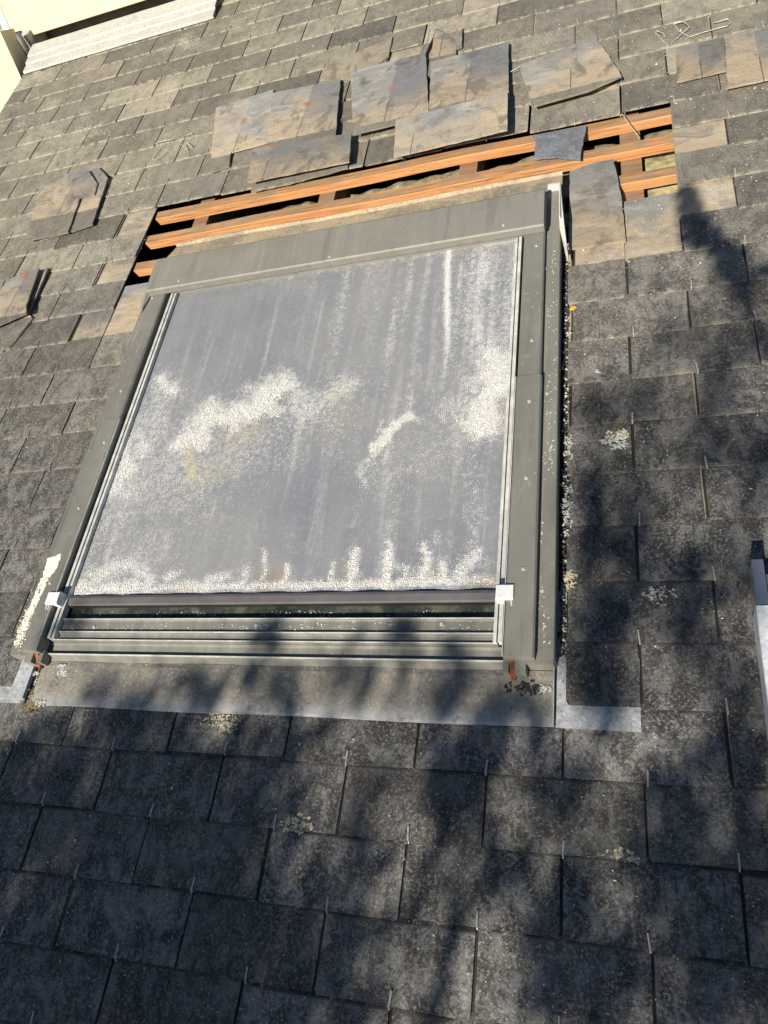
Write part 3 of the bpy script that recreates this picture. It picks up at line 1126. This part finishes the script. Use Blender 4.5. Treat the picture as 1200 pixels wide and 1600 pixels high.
fme = new_mesh('mesh_blind', fv, ff, MAT['fabric'], fuv, None, True)
ca = fme.color_attributes.new('stain', 'FLOAT_COLOR', 'POINT')
ca.data.foreach_set('color', cols)
blind = link('mesh_blind', fme, win)

# crust flakes lying on the blind
rf = random.Random(11)
m = MB()
tries = 0
while len(m.f) < 34000 and tries < 600000:
    tries += 1
    s_, q_ = rf.random(), rf.random()
    d = FIELD[int(q_ * nv + 0.5) * (nu + 1) + int(s_ * nu + 0.5)]
    if d < 0.02 and rf.random() > 0.02:
        continue
    u = SU0 + 0.004 + (SU1 - SU0 - 0.008) * s_
    v = SV0 + (SV1 - SV0 - 0.02) * q_
    clump = 0.55 + 0.6 * noise.noise(Vector((u * 40, v * 40, 0.3))) + 0.9 * noise.noise(Vector((u * 110, v * 110, 5.3)))
    if rf.random() < d ** 1.6 * 0.75 * max(0.04, clump) + 0.009:
        r = rf.uniform(0.0006, 0.0015) * (0.75 + 0.6 * d) * (1.5 if rf.random() < 0.05 else 1)
        m.flake((u, v, screen_w(u, v) + 0.0008 + rf.uniform(0, 0.0012) * d), r, rnd=rf, tilt=0.45)
fo = m.build('lichen_flakes', MAT['flake'], blind)
fo['kind'] = 'stuff'

# bar at the foot of the blind
m = MB()
m.extrude_u([(0.672, 0.030), (0.671, 0.036), (0.674, 0.041), (0.690, 0.043), (0.697, 0.041), (0.699, 0.036), (0.699, 0.030)], U(-1, 0.590), U(1, 0.572))
bar = m.build('blind_bar', MAT['bar'], win)
m = MB()
m.extrude_u([(0.668, 0.026), (0.668, 0.034), (0.6705, 0.034), (0.6705, 0.026)], U(-1, 0.585), U(1, 0.572))
m.build('bar_seal', MAT['seal'], bar)

# lower sash cladding and sill
m = MB()
m.extrude_u([(0.636, 0.0225), (0.634, 0.036), (0.630, 0.038), (0.627, 0.033), (0.602, 0.033), (0.599, 0.039), (0.594, 0.039), (0.591, 0.031), (0.580, 0.030), (0.578, 0.035), (0.574, 0.035), (0.573, 0.0225)], U(-1, 0.586), U(1, 0.572))
sash = m.build('sash_cladding', MAT['paint'], win)
MB().extrude_u([(0.6365, 0.0225), (0.6365, 0.028), (0.640, 0.028), (0.640, 0.0225)], U(-1, 0.586), U(1, 0.572)).build('sash_seal', MAT['seal'], sash)
m = MB()
m.extrude_u([(0.5725, 0.0), (0.5725, 0.022), (0.566, 0.019), (0.545, 0.016), (0.543, 0.0225), (0.5405, 0.0235), (0.5385, 0.0215), (0.536, 0.012), (0.530, 0.010), (0.526, 0.002), (0.526, -0.004), (0.57, -0.004)], U(-1, 0.628), U(1, 0.594))
m.build('sill_cladding', MAT['paint'], win)

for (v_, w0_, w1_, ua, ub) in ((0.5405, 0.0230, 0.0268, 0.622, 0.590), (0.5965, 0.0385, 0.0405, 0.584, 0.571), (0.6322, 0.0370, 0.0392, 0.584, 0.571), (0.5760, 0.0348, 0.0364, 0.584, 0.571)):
    MB().box(U(-1, ua), U(1, ub), v_ - 0.0013, v_ + 0.0013, w0_, w1_).build('sunlit_edge_strip', MAT['alu'], win)  # pale strips added so the sill and sash ridges look sunlit

# apron under the sill
m = MB()
nu = 40
prof = [(0.527, 0.006), (0.515, 0.0085), (0.46, 0.0095), (0.416, 0.0085), (0.411, 0.0075), (0.4105, 0.0050)]
for i in range(nu + 1):
    t = i / nu
    u = -1.500 + (-0.188 + 1.500) * t
    for j, (v, w) in enumerate(prof):
        wb = 0.0012 * math.sin(t * 21 + j) + random.uniform(-.0005, .0005)
        m.v.append(Vector((u, v + 0.0015 * math.sin(t * 14) * (j > 2), w + wb)))
for i in range(nu):
    for j in range(len(prof) - 1):
        a = i * len(prof) + j
        m.face((a, a + len(prof), a + len(prof) + 1, a + 1))
m.build('apron', MAT['apron'], win)
# soakers at both lower corners
m = MB()
m.prism([Vector((-0.183, 0.411, 0.0062)), Vector((-0.021, 0.4095, 0.0060)), Vector((-0.019, 0.56, 0.0018)), Vector((-0.183, 0.56, 0.0018))], 0.0008)
m.box(-0.1870, -0.1855, 0.412, 0.535, 0.004, 0.020)
m.build('soaker', MAT['soaker'], win)
m = MB()
m.prism([Vector((-1.78, 0.414, 0.0058)), Vector((-1.522, 0.414, 0.0062)), Vector((-1.526, 0.56, 0.0018)), Vector((-1.78, 0.56, 0.0018))], 0.0008)
m.box(-1.524, -1.5225, 0.425, 0.53, 0.004, 0.016)
m.build('soaker', MAT['soaker'], win)
# closing piece below the right and left flashing
both(lambda s: MB().box(min(U(s, 0.632), U(s, 0.690)), max(U(s, 0.632), U(s, 0.690)), 0.529, 0.5345, 0.0, 0.0445).build('end_cap', MAT['paint'], win))


# rusty hinge blocks, plates and brackets of the blind
def hinge(s):
    br = MB()
    a, b = sorted((U(s, 0.586), U(s, 0.598)))
    br.box(a, b, 0.512, 0.545, 0.012, 0.040)
    a, b = sorted((U(s, 0.612), U(s, 0.634)))
    br.box(a, b, 0.510, 0.5445, 0.012, 0.046)
    o = br.build('bracket', MAT['paint'], win)
    m = MB()
    a, b = sorted((U(s, 0.599), U(s, 0.611)))
    m.prism([Vector((a, 0.506, 0.020)), Vector((b, 0.506, 0.020)), Vector((b, 0.536, 0.046)), Vector((a, 0.536, 0.046))], 0.012)
    m.box(a + 0.001, b - 0.001, 0.512, 0.540, 0.0125, 0.030)
    m.box(a + 0.003, b - 0.003, 0.503, 0.511, 0.012, 0.018)
    m.build('hinge_block', MAT['rust'], o)
    # white end clip of the blind bar
    c = MB()
    a, b = sorted((U(s, 0.570), U(s, 0.607)))
    c.extrude_u([(0.662, 0.044), (0.660, 0.072), (0.664, 0.075), (0.693, 0.075), (0.697, 0.071), (0.697, 0.044)], a, b)
    c.build('end_clip', MAT['white'], bar)
    r = MB()
    r.tube([(U(s, 0.603), 0.662, 0.070), (U(s, 0.605), 0.536, 0.042)], 0.0022, 6)
    if s < 0:
        r.tube([(U(s, 0.595), 0.662, 0.070), (U(s, 0.603), 0.538, 0.044)], 0.0022, 6)
    r.build('link_rod', MAT['alu'], bar)


both(hinge)

# screws
for (x, y, w) in ((831, 532, .0663), (827, 627, .0688), (855, 615, .0460), (822, 747, .0688), (818, 889, .0688), (847, 923, .0460), (852, 420, .0460), (838, 384, .0663),
                  (189, 611, .0663), (163, 691, .0688), (123, 794, .0688), (78, 911, .0688), (279.5, 438.5, .1025), (515, 401, .1025), (786.5, 352, .1025),
                  (238, 465, .0663), (147, 980, .0335), (400, 977, .0335), (690, 975, .0335)):
    p = at(x, y, w)
    MB().disc(p, 0.0050, 0.0018, 10).build('screw', MAT['screw'], win)

# remains of white tape on the left cover
rt = random.Random(3)
for poly, amp in (([(73, 873), (96, 866), (90, 886), (79, 901), (66, 905)], 0.003),):
    m = MB()
    m.prism(ragged([at(x, y, 0.0695) for x, y in poly], 0.006, amp, rt), 0.0006)
    m.build('tape', MAT['tape'], win)
m = MB()
for _ in range(1500):
    t = rt.random()
    x = 70 + (46 - 70) * t + rt.uniform(-6, 6) * (1 - 0.4 * t)
    y = 905 + (960 - 905) * t + rt.uniform(-2, 2)
    if noise.noise(Vector((x * 0.25, y * 0.25, 5))) > -0.28:
        m.flake(at(x, y, 0.0692), rt.uniform(0.0012, 0.0030), rnd=rt, tilt=0.15)
for _ in range(420):
    t = rt.random()
    x = 47 + (26 - 47) * t + rt.gauss(0, 3.5)
    y = 955 + (1008 - 955) * t + rt.gauss(0, 4)
    m.flake(at(x, y, 0.0694), rt.uniform(0.0012, 0.0036), rnd=rt, tilt=0.3)
m.build('tape_scraps', MAT['tape'], win)['kind'] = 'stuff'

# black crust in the channel beside the right flashing
rg = random.Random(21)
m = MB()
for _ in range(2600):
    v = rg.uniform(0.50, 1.82)
    u = rg.gauss(-0.170, 0.0055)
    if u < -0.1785:
        continue
    m.lump((u, v, -0.012 + rg.uniform(-0.01, 0.012)), rg.uniform(0.002, 0.006), 0.9, 0 if rg.random() < 0.80 else 1, rnd=rg)
m.build('channel_crust', [MAT['blackmoss'], MAT['greylichen']], win)['kind'] = 'stuff'

# ================================================================ LOOSE SLATES
rl = random.Random(17)


def loose(label, poly, w, uv_y0=0.16, uv_x0=None, group='loose slates lying on the roof', thick=0.0068, amp=0.0014, mat='loose', wtop=None, rot=False):
    """poly: outline of the visible slate as photo pixels on the plane at height w"""
    pts = [at(x, y, w) for x, y in poly]
    cu = sum(p.x for p in pts) / len(pts)
    vmin = min(p.y for p in pts)
    vmax = max(p.y for p in pts)
    pts = ragged(pts, 0.028, amp * 1.1, rl)
    if wtop is not None:
        pts = [Vector((p.x, p.y, w + (wtop - w) * (p.y - vmin) / (vmax - vmin))) for p in pts]
    tl = rl.uniform(-0.035, 0.035) if w > 0.011 else 0.0
    pts = [Vector((p.x, p.y, p.z + abs(tl) * 0.12 + tl * (p.x - cu))) for p in pts]
    m = MB()
    m.prism(pts, thick)
    x0 = (0.15 - cu) if uv_x0 is None else (uv_x0 - cu)
    if rot:
        m.uv = [(v.x - cu + 0.275, v.y - vmin + 0.175) for v in m.v]
    else:
        m.uv = [(v.x + x0, v.y - vmin + uv_y0) for v in m.v]
    return m.single('loose_slate', MAT[mat], label, 'slate', group)


loose('lower slate of the left pile, with a cut corner showing at the right', [(90, 282), (138, 267), (154, 263), (170, 280), (146, 353), (107, 365), (62, 376)], 0.012, 0.02)
loose('upper tan slate of the left pile, broken at its top right corner', [(65, 292), (100, 274), (138, 267), (152, 287), (147, 304), (125, 309), (106, 363), (40, 378), (51, 343)], 0.026, 0.02)
loose('broken slate end lowest in the pile at the left frame edge', [(-40, 522), (0, 506), (42, 488), (51, 497), (15, 543), (-40, 552)], 0.011, 0.0)
loose('narrow slate under the right side of the pile at the left frame edge', [(20, 434), (62, 422), (75, 420), (45, 488), (10, 500)], 0.018, 0.06)
loose('blue grey and tan slate on top of the pile at the left frame edge', [(10, 437), (62, 421), (42, 478), (42, 491), (-12, 513), (-30, 508)], 0.034, 0.10)
loose('slate edge leaning out of the left border of the photo', [(-40, 450), (9, 438), (-6, 468), (-40, 500)], 0.020, 0.12)
loose('tan slate at the left end of the row above the battens', [(338, 170), (427, 140), (419, 212), (417, 222), (361, 238), (358, 260), (328, 270), (331, 235)], 0.014, 0.06)
loose('grey and tan slate with rough mid crease, second in the row above the battens', [(424, 141), (530, 118), (524, 208), (470, 224), (417, 232)], 0.036, 0.10, wtop=0.020)
loose('slate laid sideways below two others, left of centre above the top batten', [(396, 233), (549, 207), (545, 251), (387, 287)], 0.046, rot=True, wtop=0.044)
loose('weathered dark slate strip under the sideways slate left of centre', [(396, 268), (480, 254), (546, 238), (543, 262), (470, 282), (392, 299)], 0.012, 0.0, amp=0.003)
loose('clean tan slate surface exposed high up left of the rusty slate', [(513, 103), (613, 57), (607, 87), (560, 122), (500, 126)], 0.012, 0.18)
loose('tall blue grey slate with rust spot beside the black gap', [(547, 108), (663, 75), (669, 168), (669, 180), (553, 212), (552, 200)], 0.040, 0.105, wtop=0.022)
loose('large tan and blue slate right of the black gap, nail rust at top', [(672, 93), (793, 57), (795, 152), (671, 184)], 0.044, 0.10, wtop=0.026)
loose('slate laid sideways with an orange rust stain above the top batten', [(618, 186), (793, 145), (793, 205), (615, 244)], 0.056, rot=True, wtop=0.054)
loose('narrow leaning slate strip behind the two large slates', [(668, 49), (680, 46), (677, 58), (662, 92), (655, 92)], 0.018, 0.05)
loose('grey slate with clipped corners behind the two large slates', [(680, 46), (687, 45), (712, 62), (713, 85), (672, 120), (668, 118)], 0.018, 0.03)
loose('small brown slate piece at the top behind the large slates', [(700, 51), (723, 44), (722, 73), (708, 80)], 0.014, 0.02)
loose('tilted tan slate turned askew right of the large slates', [(808, 93), (930, 48), (964, 106), (971, 120), (920, 143), (834, 165), (830, 157)], 0.040, 0.10, wtop=0.016)
loose('bare grey slate fragment lying across the upper two battens', [(832, 208), (915, 192), (907, 248), (870, 244), (835, 247), (837, 222)], 0.012, 0.20, uv_x0=0.4, amp=0.003, mat='bareslate', wtop=0.003)
loose('grey slate with white scratches near the bent hooks at upper right', [(1057, 75), (1131, 60), (1134, 112), (1058, 128)], 0.016, 0.19)
loose('tan slate at the right border beside the scratched grey slate', [(1132, 60), (1240, 35), (1240, 115), (1137, 137)], 0.022, 0.16)
loose('tan slate slipped down beside the right end of the head flashing', [(890, 264), (930, 250), (958, 245), (970, 300), (978, 376), (889, 389)], 0.010, 0.20, uv_x0=0.4, wtop=0.002)

# ---------------------------------------------------------------- loose wire hooks


def wire(label, pts, w=0.008, r=0.0016):
    m = MB()
    P = [at(x, y, w + dz) for x, y, dz in pts]
    m.tube(P, r, 5)
    m.single('wire_hook', MAT['wire'], label, 'wire hook', 'bent slate hooks dropped on the roof')


wire('longest bent wire hook lying at the upper right', [(1114, 36, 0), (1122, 34, .006), (1134, 30, .010), (1138, 30, .010), (1141, 35, .008), (1137, 40, .006), (1100, 50, .004), (1076, 58, 0), (1072, 62, 0)])
wire('bent wire hook crossing another, left of the longest one', [(1046, 72, 0), (1055, 62, .004), (1077, 42, .012), (1074, 38, .012), (1066, 33, .010), (1053, 37, .008), (1060, 48, .006), (1078, 58, .003)])
wire('bent wire hook leftmost of the three at the upper right', [(1040, 58, .006), (1036, 52, .010), (1026, 48, .010), (1024, 51, .009), (1036, 64, .004), (1048, 76, .001), (1049, 80, 0)])
wire('bent hook pair member lying left among weathered slates, with open loop', [(243, 225, .002), (246, 222, .010), (268, 218, .010), (262, 232, .006), (245, 250, 0), (238, 248, 0), (250, 230, .004), (256, 224, .004)])
wire('small bent hook left of the tan slates', [(290, 212, .003), (300, 208, .008), (298, 215, .006), (291, 222, .004), (301, 230, .002), (295, 238, 0), (288, 226, .004)])
wire('straight wire hook leaning over the battens at the right', [(969, 182, .012), (972, 178, .016), (998, 214, -.004), (999, 217, -.006)])
wire('wire hook end poking out beside the askew slate', [(798, 112, .02), (812, 104, .022)])

# little yellow leaf
m = MB()
c = at(895, 482, 0.006)
m.prism([c + Vector((-.010, -.004, 0)), c + Vector((.002, -.009, .002)), c + Vector((.012, 0, .003)), c + Vector((.004, .009, .001)), c + Vector((-.004, .006, .004))], 0.0008)
m.single('fallen_leaf', MAT['fallen'], 'tiny yellow leaf beside the black channel right of the window', 'leaf')

# ================================================================ LADDER
LU = 0.197
lad = thing('aluminium_ladder', 'aluminium ladder lying on the slates at the right border', 'ladder', (LU, -0.3, 0.006))
for (a, b) in ((LU, LU + 0.027), (LU + 0.385, LU + 0.412)):
    m = MB()
    m.extrude_v([(a, 0.012), (a, 0.072), (a + 0.002, 0.074), (b - 0.002, 0.074), (b, 0.072), (b, 0.012)], -0.60, 0.642)
    m.build('stile', MAT['ladder_matt'], lad)
    m = MB()
    m.extrude_v([(a + 0.003, 0.015), (a + 0.003, 0.070), (b - 0.003, 0.070), (b - 0.003, 0.015)], 0.6425, 0.742)
    m.build('inner_stile', MAT['ladder'], lad)
for v in (0.70, 0.42, 0.14, -0.14, -0.42):
    m = MB()
    m.box(LU + 0.0272, LU + 0.3848, v - 0.015, v + 0.015, 0.028, 0.058)
    m.build('rung', MAT['ladder'], lad)

# ================================================================ SMALL GROWTHS AND GRIT
rc = random.Random(31)


def tuft(x, y, rx, ry, n, mat, size=0.004, w=0.004):
    """thin irregular crust made of many flat scales"""
    m = MB()
    sd = rc.uniform(0, 90)
    k_ = 0
    while k_ < n * 6:
        a = rc.uniform(0, 6.28)
        q_ = math.sqrt(rc.random()) * 1.35
        px, py_ = x + rx * q_ * math.cos(a), y + ry * q_ * math.sin(a)
        k_ += 1
        e = noise.noise(Vector((px * 0.11, py_ * 0.14, sd))) + 0.6 * noise.noise(Vector((px * 0.32, py_ * 0.32, sd)))
        if e < -0.22 + 0.55 * (q_ - 0.4):
            continue
        p = at(px, py_, w)
        p.z = w + 0.0004 + max(0, e) * 0.0012
        m.lump(p, rc.uniform(0.3, 1.0) * size * 0.72, 0.35, rnd=rc)
    m.build('lichen', MAT[mat], roof)


tuft(464, 1288, 20, 13, 70, 'lichen', 0.006)
tuft(965, 1336, 18, 8, 60, 'lichen', 0.005)
tuft(995, 1345, 14, 5, 30, 'lichen', 0.004)
tuft(962, 690, 18, 10, 90, 'greylichen', 0.006)
tuft(968, 678, 16, 6, 60, 'lichen', 0.006)
tuft(1030, 930, 20, 12, 45, 'greylichen', 0.005)
tuft(345, 1123, 30, 10, 90, 'lichen', 0.004)
tuft(352, 1136, 10, 12, 40, 'lichen', 0.004)
tuft(48, 1098, 12, 16, 110, 'moss', 0.006, 0.008)
tuft(64, 1098, 6, 5, 18, 'greylichen', 0.006, 0.009)
tuft(822, 1075, 26, 9, 70, 'blackmoss', 0.005, 0.010)
tuft(851, 1076, 9, 7, 25, 'greylichen', 0.006, 0.010)
tuft(97, 1048, 9, 8, 30, 'greylichen', 0.006, 0.009)
tuft(58, 1062, 8, 9, 30, 'greylichen', 0.005, 0.009)
tuft(893, 905, 8, 12, 40, 'lichen', 0.005)
tuft(888, 700, 6, 20, 60, 'greylichen', 0.004)
tuft(886, 790, 7, 40, 120, 'greylichen', 0.004)
tuft(934, 580, 4, 3, 10, 'greylichen', 0.005)
tuft(1133, 467, 3, 3, 6, 'lichen', 0.006)
tuft(183, 570, 12, 10, 40, 'moss', 0.004)

# loose pale grit strewn over the slates
rg = random.Random(77)
m = MB()
n = 0
while n < 3000:
    x, y = rg.uniform(-10, 1210), rg.uniform(10, 1600)
    dens = 0.10 + (0.75 if y < 420 else 0) + (0.7 if x < 260 and y < 330 else 0) * 0.5
    if rg.random() > dens:
        continue
    p = at(x, y, 0.0065)
    if WIN_L < p.x < WIN_R and 0.40 < p.y < 2.2 or (HOLE_L < p.x < HOLE_R and 1.95 < p.y < 2.42) or p.x < ROOF_L or p.y > 3.8:
        continue
    if noise.noise(Vector((p.x * 4, p.y * 4, 2))) * 0.5 + 0.5 < rg.random() * 0.9:
        continue
    n += 1
    r = rg.uniform(0.0009, 0.0022) * (1.9 if rg.random() < 0.05 else 1)
    m.lump((p.x, p.y, 0.003), r, 0.7, 0 if rg.random() < 0.75 else 1, rnd=rg)
grit = m.build('grit', [MAT['grit'], MAT['lichen']], roof)
grit['kind'] = 'stuff'
# crumbs on the window frame and apron
m = MB()
for _ in range(220):
    u, v = rg.uniform(U(-1, 0.62), U(1, 0.68)), rg.uniform(0.42, 0.525)
    m.lump((u, v, 0.0095), rg.uniform(0.0006, 0.0015), 0.6, rnd=rg)
for _ in range(700):
    s = 1 if rg.random() < 0.8 else -1
    v = rg.uniform(0.55, 1.95)
    d = rg.gauss(0.668, 0.010)
    if 0.655 < d < 0.688 and noise.noise(Vector((d * 30, v * 7, 3))) > 0.12:
        m.flake((U(s, d), v, 0.0466), rg.uniform(0.0006, 0.0024), rnd=rg, tilt=0.2)
for _ in range(1900):
    u = rg.gauss(UC + 0.12, 0.40)
    if abs(u - UC) < 0.565:
        v = rg.uniform(0.602, 0.659)
        if noise.noise(Vector((u * 9, v * 60, 8))) + 0.5 * noise.noise(Vector((u * 40, v * 120, 1))) > 0.05:
            m.flake((u, v, 0.0345 if v < 0.634 else 0.0232), rg.uniform(0.0006, 0.0018), rnd=rg, tilt=0.3)
cr = m.build('frame_crumbs', MAT['flake'], win)
cr['kind'] = 'stuff'

# ================================================================ TREE THAT SHADES THE SLOPE
# a tree stands behind the photographer, towards the sun; its sprays of leaves throw the dappled shade
tree_pts = []
rt2 = random.Random(41)
SHADE = [  # photo pixel of the shade, radius on the roof (m), leaves, distance to the spray (m)
    (-90, 1300, .18, 220, 6), (-120, 1450, .18, 220, 6), (-60, 1620, .2, 240, 6), (60, 1240, .16, 230, 6), (60, 1400, .18, 290, 6), (80, 1550, .20, 300, 6), (230, 1200, .13, 170, 6), (230, 1330, .17, 260, 6), (250, 1470, .18, 290, 6), (330, 1580, .16, 220, 6),
    (340, 1260, .11, 130, 5.5), (360, 1400, .10, 80, 6), (430, 1230, .07, 50, 5), (420, 1150, .07, 50, 5), (210, 1120, .06, 45, 5.5), (300, 1080, .05, 26, 5), (430, 1060, .05, 26, 5), (160, 1090, .05, 24, 5),
    (470, 1500, .09, 62, 5), (540, 1560, .07, 44, 5), (560, 1380, .06, 28, 5), (520, 1480, .05, 24, 5), (620, 1480, .05, 18, 5),
    (730, 1150, .07, 55, 5), (735, 1240, .07, 55, 5), (770, 1340, .06, 40, 5), (870, 1230, .05, 34, 5.5), (860, 1390, .07, 52, 5), (905, 1520, .08, 62, 5), (960, 1580, .07, 50, 5),
    (1050, 1260, .06, 46, 5), (1080, 1330, .06, 34, 5), (1100, 1450, .09, 66, 5), (1180, 1330, .06, 46, 5.5), (1170, 1540, .08, 50, 5), (1010, 1440, .05, 20, 5), (1080, 1560, .05, 20, 5),
    (950, 1040, .07, 48, 5.5), (950, 960, .06, 36, 5.5), (930, 870, .05, 26, 5.5), (1030, 850, 0.081, 38, 9), (1120, 900, 0.081, 38, 9), (1060, 990, 0.057, 22, 9), (1150, 1060, 0.069, 32, 9), (1160, 1180, .05, 28, 6),
    (960, 760, 0.081, 38, 9), (1070, 700, 0.092, 41, 9), (1170, 740, 0.103, 53, 9), (1150, 640, 0.103, 53, 9), (1020, 620, 0.057, 20, 9), (940, 640, 0.057, 20, 9), (1150, 540, 0.103, 47, 9), (1060, 520, 0.057, 19, 9),
    (1190, 440, .07, 50, 6), (1130, 415, .04, 24, 5),
    (810, 1110, .05, 26, 5), (690, 1080, .035, 12, 5), (560, 1070, .035, 12, 5), (520, 1040, .03, 10, 5), (140, 960, .03, 8, 5), (640, 960, .03, 8, 5.5), (430, 980, .03, 9, 5), (720, 1010, .03, 9, 5)]
# hanging twigs: narrow strings of leaves, their shade runs up the slope
for (x, y, ln, n) in ((455, 1090, .10, 16), (495, 1060, .08, 12), (530, 1085, .10, 16), (575, 1060, .09, 12), (625, 1080, .10, 12), (235, 1085, .09, 14), (290, 1110, .1, 16), (340, 1085, .09, 14), (385, 1095, .12, 20),
                      (700, 1120, .13, 26), (745, 1180, .14, 28), (790, 1100, .12, 20), (695, 1250, .12, 20), (835, 1180, .10, 14), (930, 1120, .13, 22), (560, 1320, .14, 18), (600, 1430, .12, 14), (690, 1500, .14, 16), (660, 1380, .10, 10),
                      (480, 1440, .14, 26), (505, 1540, .12, 22), (440, 1360, .10, 16), (780, 1430, .12, 14), (830, 1500, .12, 16), (880, 1440, .14, 26), (925, 1540, .14, 28), (1030, 1300, .12, 22), (1065, 1240, .12, 22),
                      (985, 1390, .10, 10), (1075, 1400, .12, 18), (1130, 1480, .12, 22), (1185, 1400, .12, 22), (1165, 1250, .12, 22), (935, 990, .12, 22), (960, 1060, .12, 22), (925, 820, .12, 14), (985, 900, .12, 14), (1080, 940, .12, 12),
                      (1120, 1010, .12, 12), (645, 1010, .06, 7), (425, 1000, .07, 9), (445, 985, .05, 6), (735, 1040, .07, 9), (560, 1000, .05, 5)):
    for k_ in range(5):
        f_ = (k_ - 2) / 2.0
        p_ = at(x, y)
        xx, yy = to_px((p_.x + f_ * 0.012, p_.y + f_ * ln * 0.8, 0))
        SHADE.append((xx, yy, 0.020, max(2, n // 4), 4.4 if k_ == 2 else 4.41))
# added near leaves in place of the photographer's shadow, right of the hole
STAND_IN_LEAVES = [(1072, 303, .026, 70, 3.15), (1078, 322, .030, 80, 3.15), (1085, 345, .036, 110, 3.15), (1095, 368, .045, 130, 3.15), (1120, 383, .030, 90, 3.15), (1148, 398, .030, 80, 3.2)]
trunk_base = Vector((-2.6, -7.2, 0))
lv, lf = [], []
limbs = []
for (x, y, r, n, t) in SHADE + STAND_IN_LEAVES:
    if y > 980 and y < 1110 and x > 120:
        n = max(1, int(n * 0.45))
    elif x > 900 and 420 < y < 1000 and t > 5:
        n = max(1, int(n * 0.62))
    elif y > 1080 and x > 400 and t < 8:
        n = max(1, int(n * (0.42 if x < 1130 else 0.6) + 0.5))
    P = at(x, y, 0)
    near = t < 4
    c0 = P + SUN_R * t
    if t != 4.41:
        limbs.append((MR @ c0, near))
    ax1 = SUN_R.cross(Vector((1, 0, 0))).normalized()
    ax2 = SUN_R.cross(ax1)
    for _ in range(int(n * 1.0)):
        # spread over the spray in the plane square to the sun, deep along the rays
        a = rt2.uniform(0, 6.283)
        q_ = r * math.sqrt(rt2.random()) * 1.15
        g_ = Vector((math.cos(a) * q_, math.sin(a) * q_, 0))          # on the roof
        p = P + g_ + SUN_R * (t + rt2.uniform(-0.35, 0.35) * (0.4 if near else 1))
        pw = MR @ p
        sz = rt2.uniform(0.028, 0.050) * (0.42 if near else 1)
        q4 = Vector((rt2.gauss(0, 1), rt2.gauss(0, 1), rt2.gauss(0, 1))).normalized()
        e1 = q4.orthogonal().normalized()
        e2 = q4.cross(e1)
        b = len(lv)
        lv += [pw - e1 * sz, pw + e2 * sz * 0.5, pw + e1 * sz, pw - e2 * sz * 0.5]
        lf.append((b, b + 1, b + 2, b + 3))
tree = thing('broadleaf_tree', 'broadleaf tree standing behind the photographer, shading the slope', 'tree', tuple(trunk_base), world_space=True)
cw = new_mesh('crown', [v - trunk_base for v in lv], lf, MAT['leaf'])
link('crown', cw, tree)
top = Vector((-2.2, -7.0, 7.0))
m = MB()
m.tube([trunk_base, trunk_base + Vector((.05, .05, 2)), trunk_base + Vector((.1, 0, 4.2)), top], 0.19, 10, r2=0.09)
m.build('trunk', MAT['bark'], tree, True)
m = MB()
hubs = [top + Vector((dx, dy, dz)) for dx, dy, dz in ((-.9, .5, .8), (.3, .6, .9), (1.4, .5, .7), (2.2, 1.0, .6), (-.3, .2, -.3), (1.2, .9, -.3))]
for h in hubs:
    m.tube([top - Vector((0, 0, 0.6)), (top + h) / 2 + Vector((0, 0, .15)), h], 0.05, 6, r2=0.025)
for c, near in limbs:
    h = min(hubs, key=lambda q_: (q_ - c).length)
    m.tube([h, (h + c) / 2 + Vector((0, -.05, .06)), c], 0.008, 4, r2=0.002)
m.build('limbs', MAT['bark'], tree)
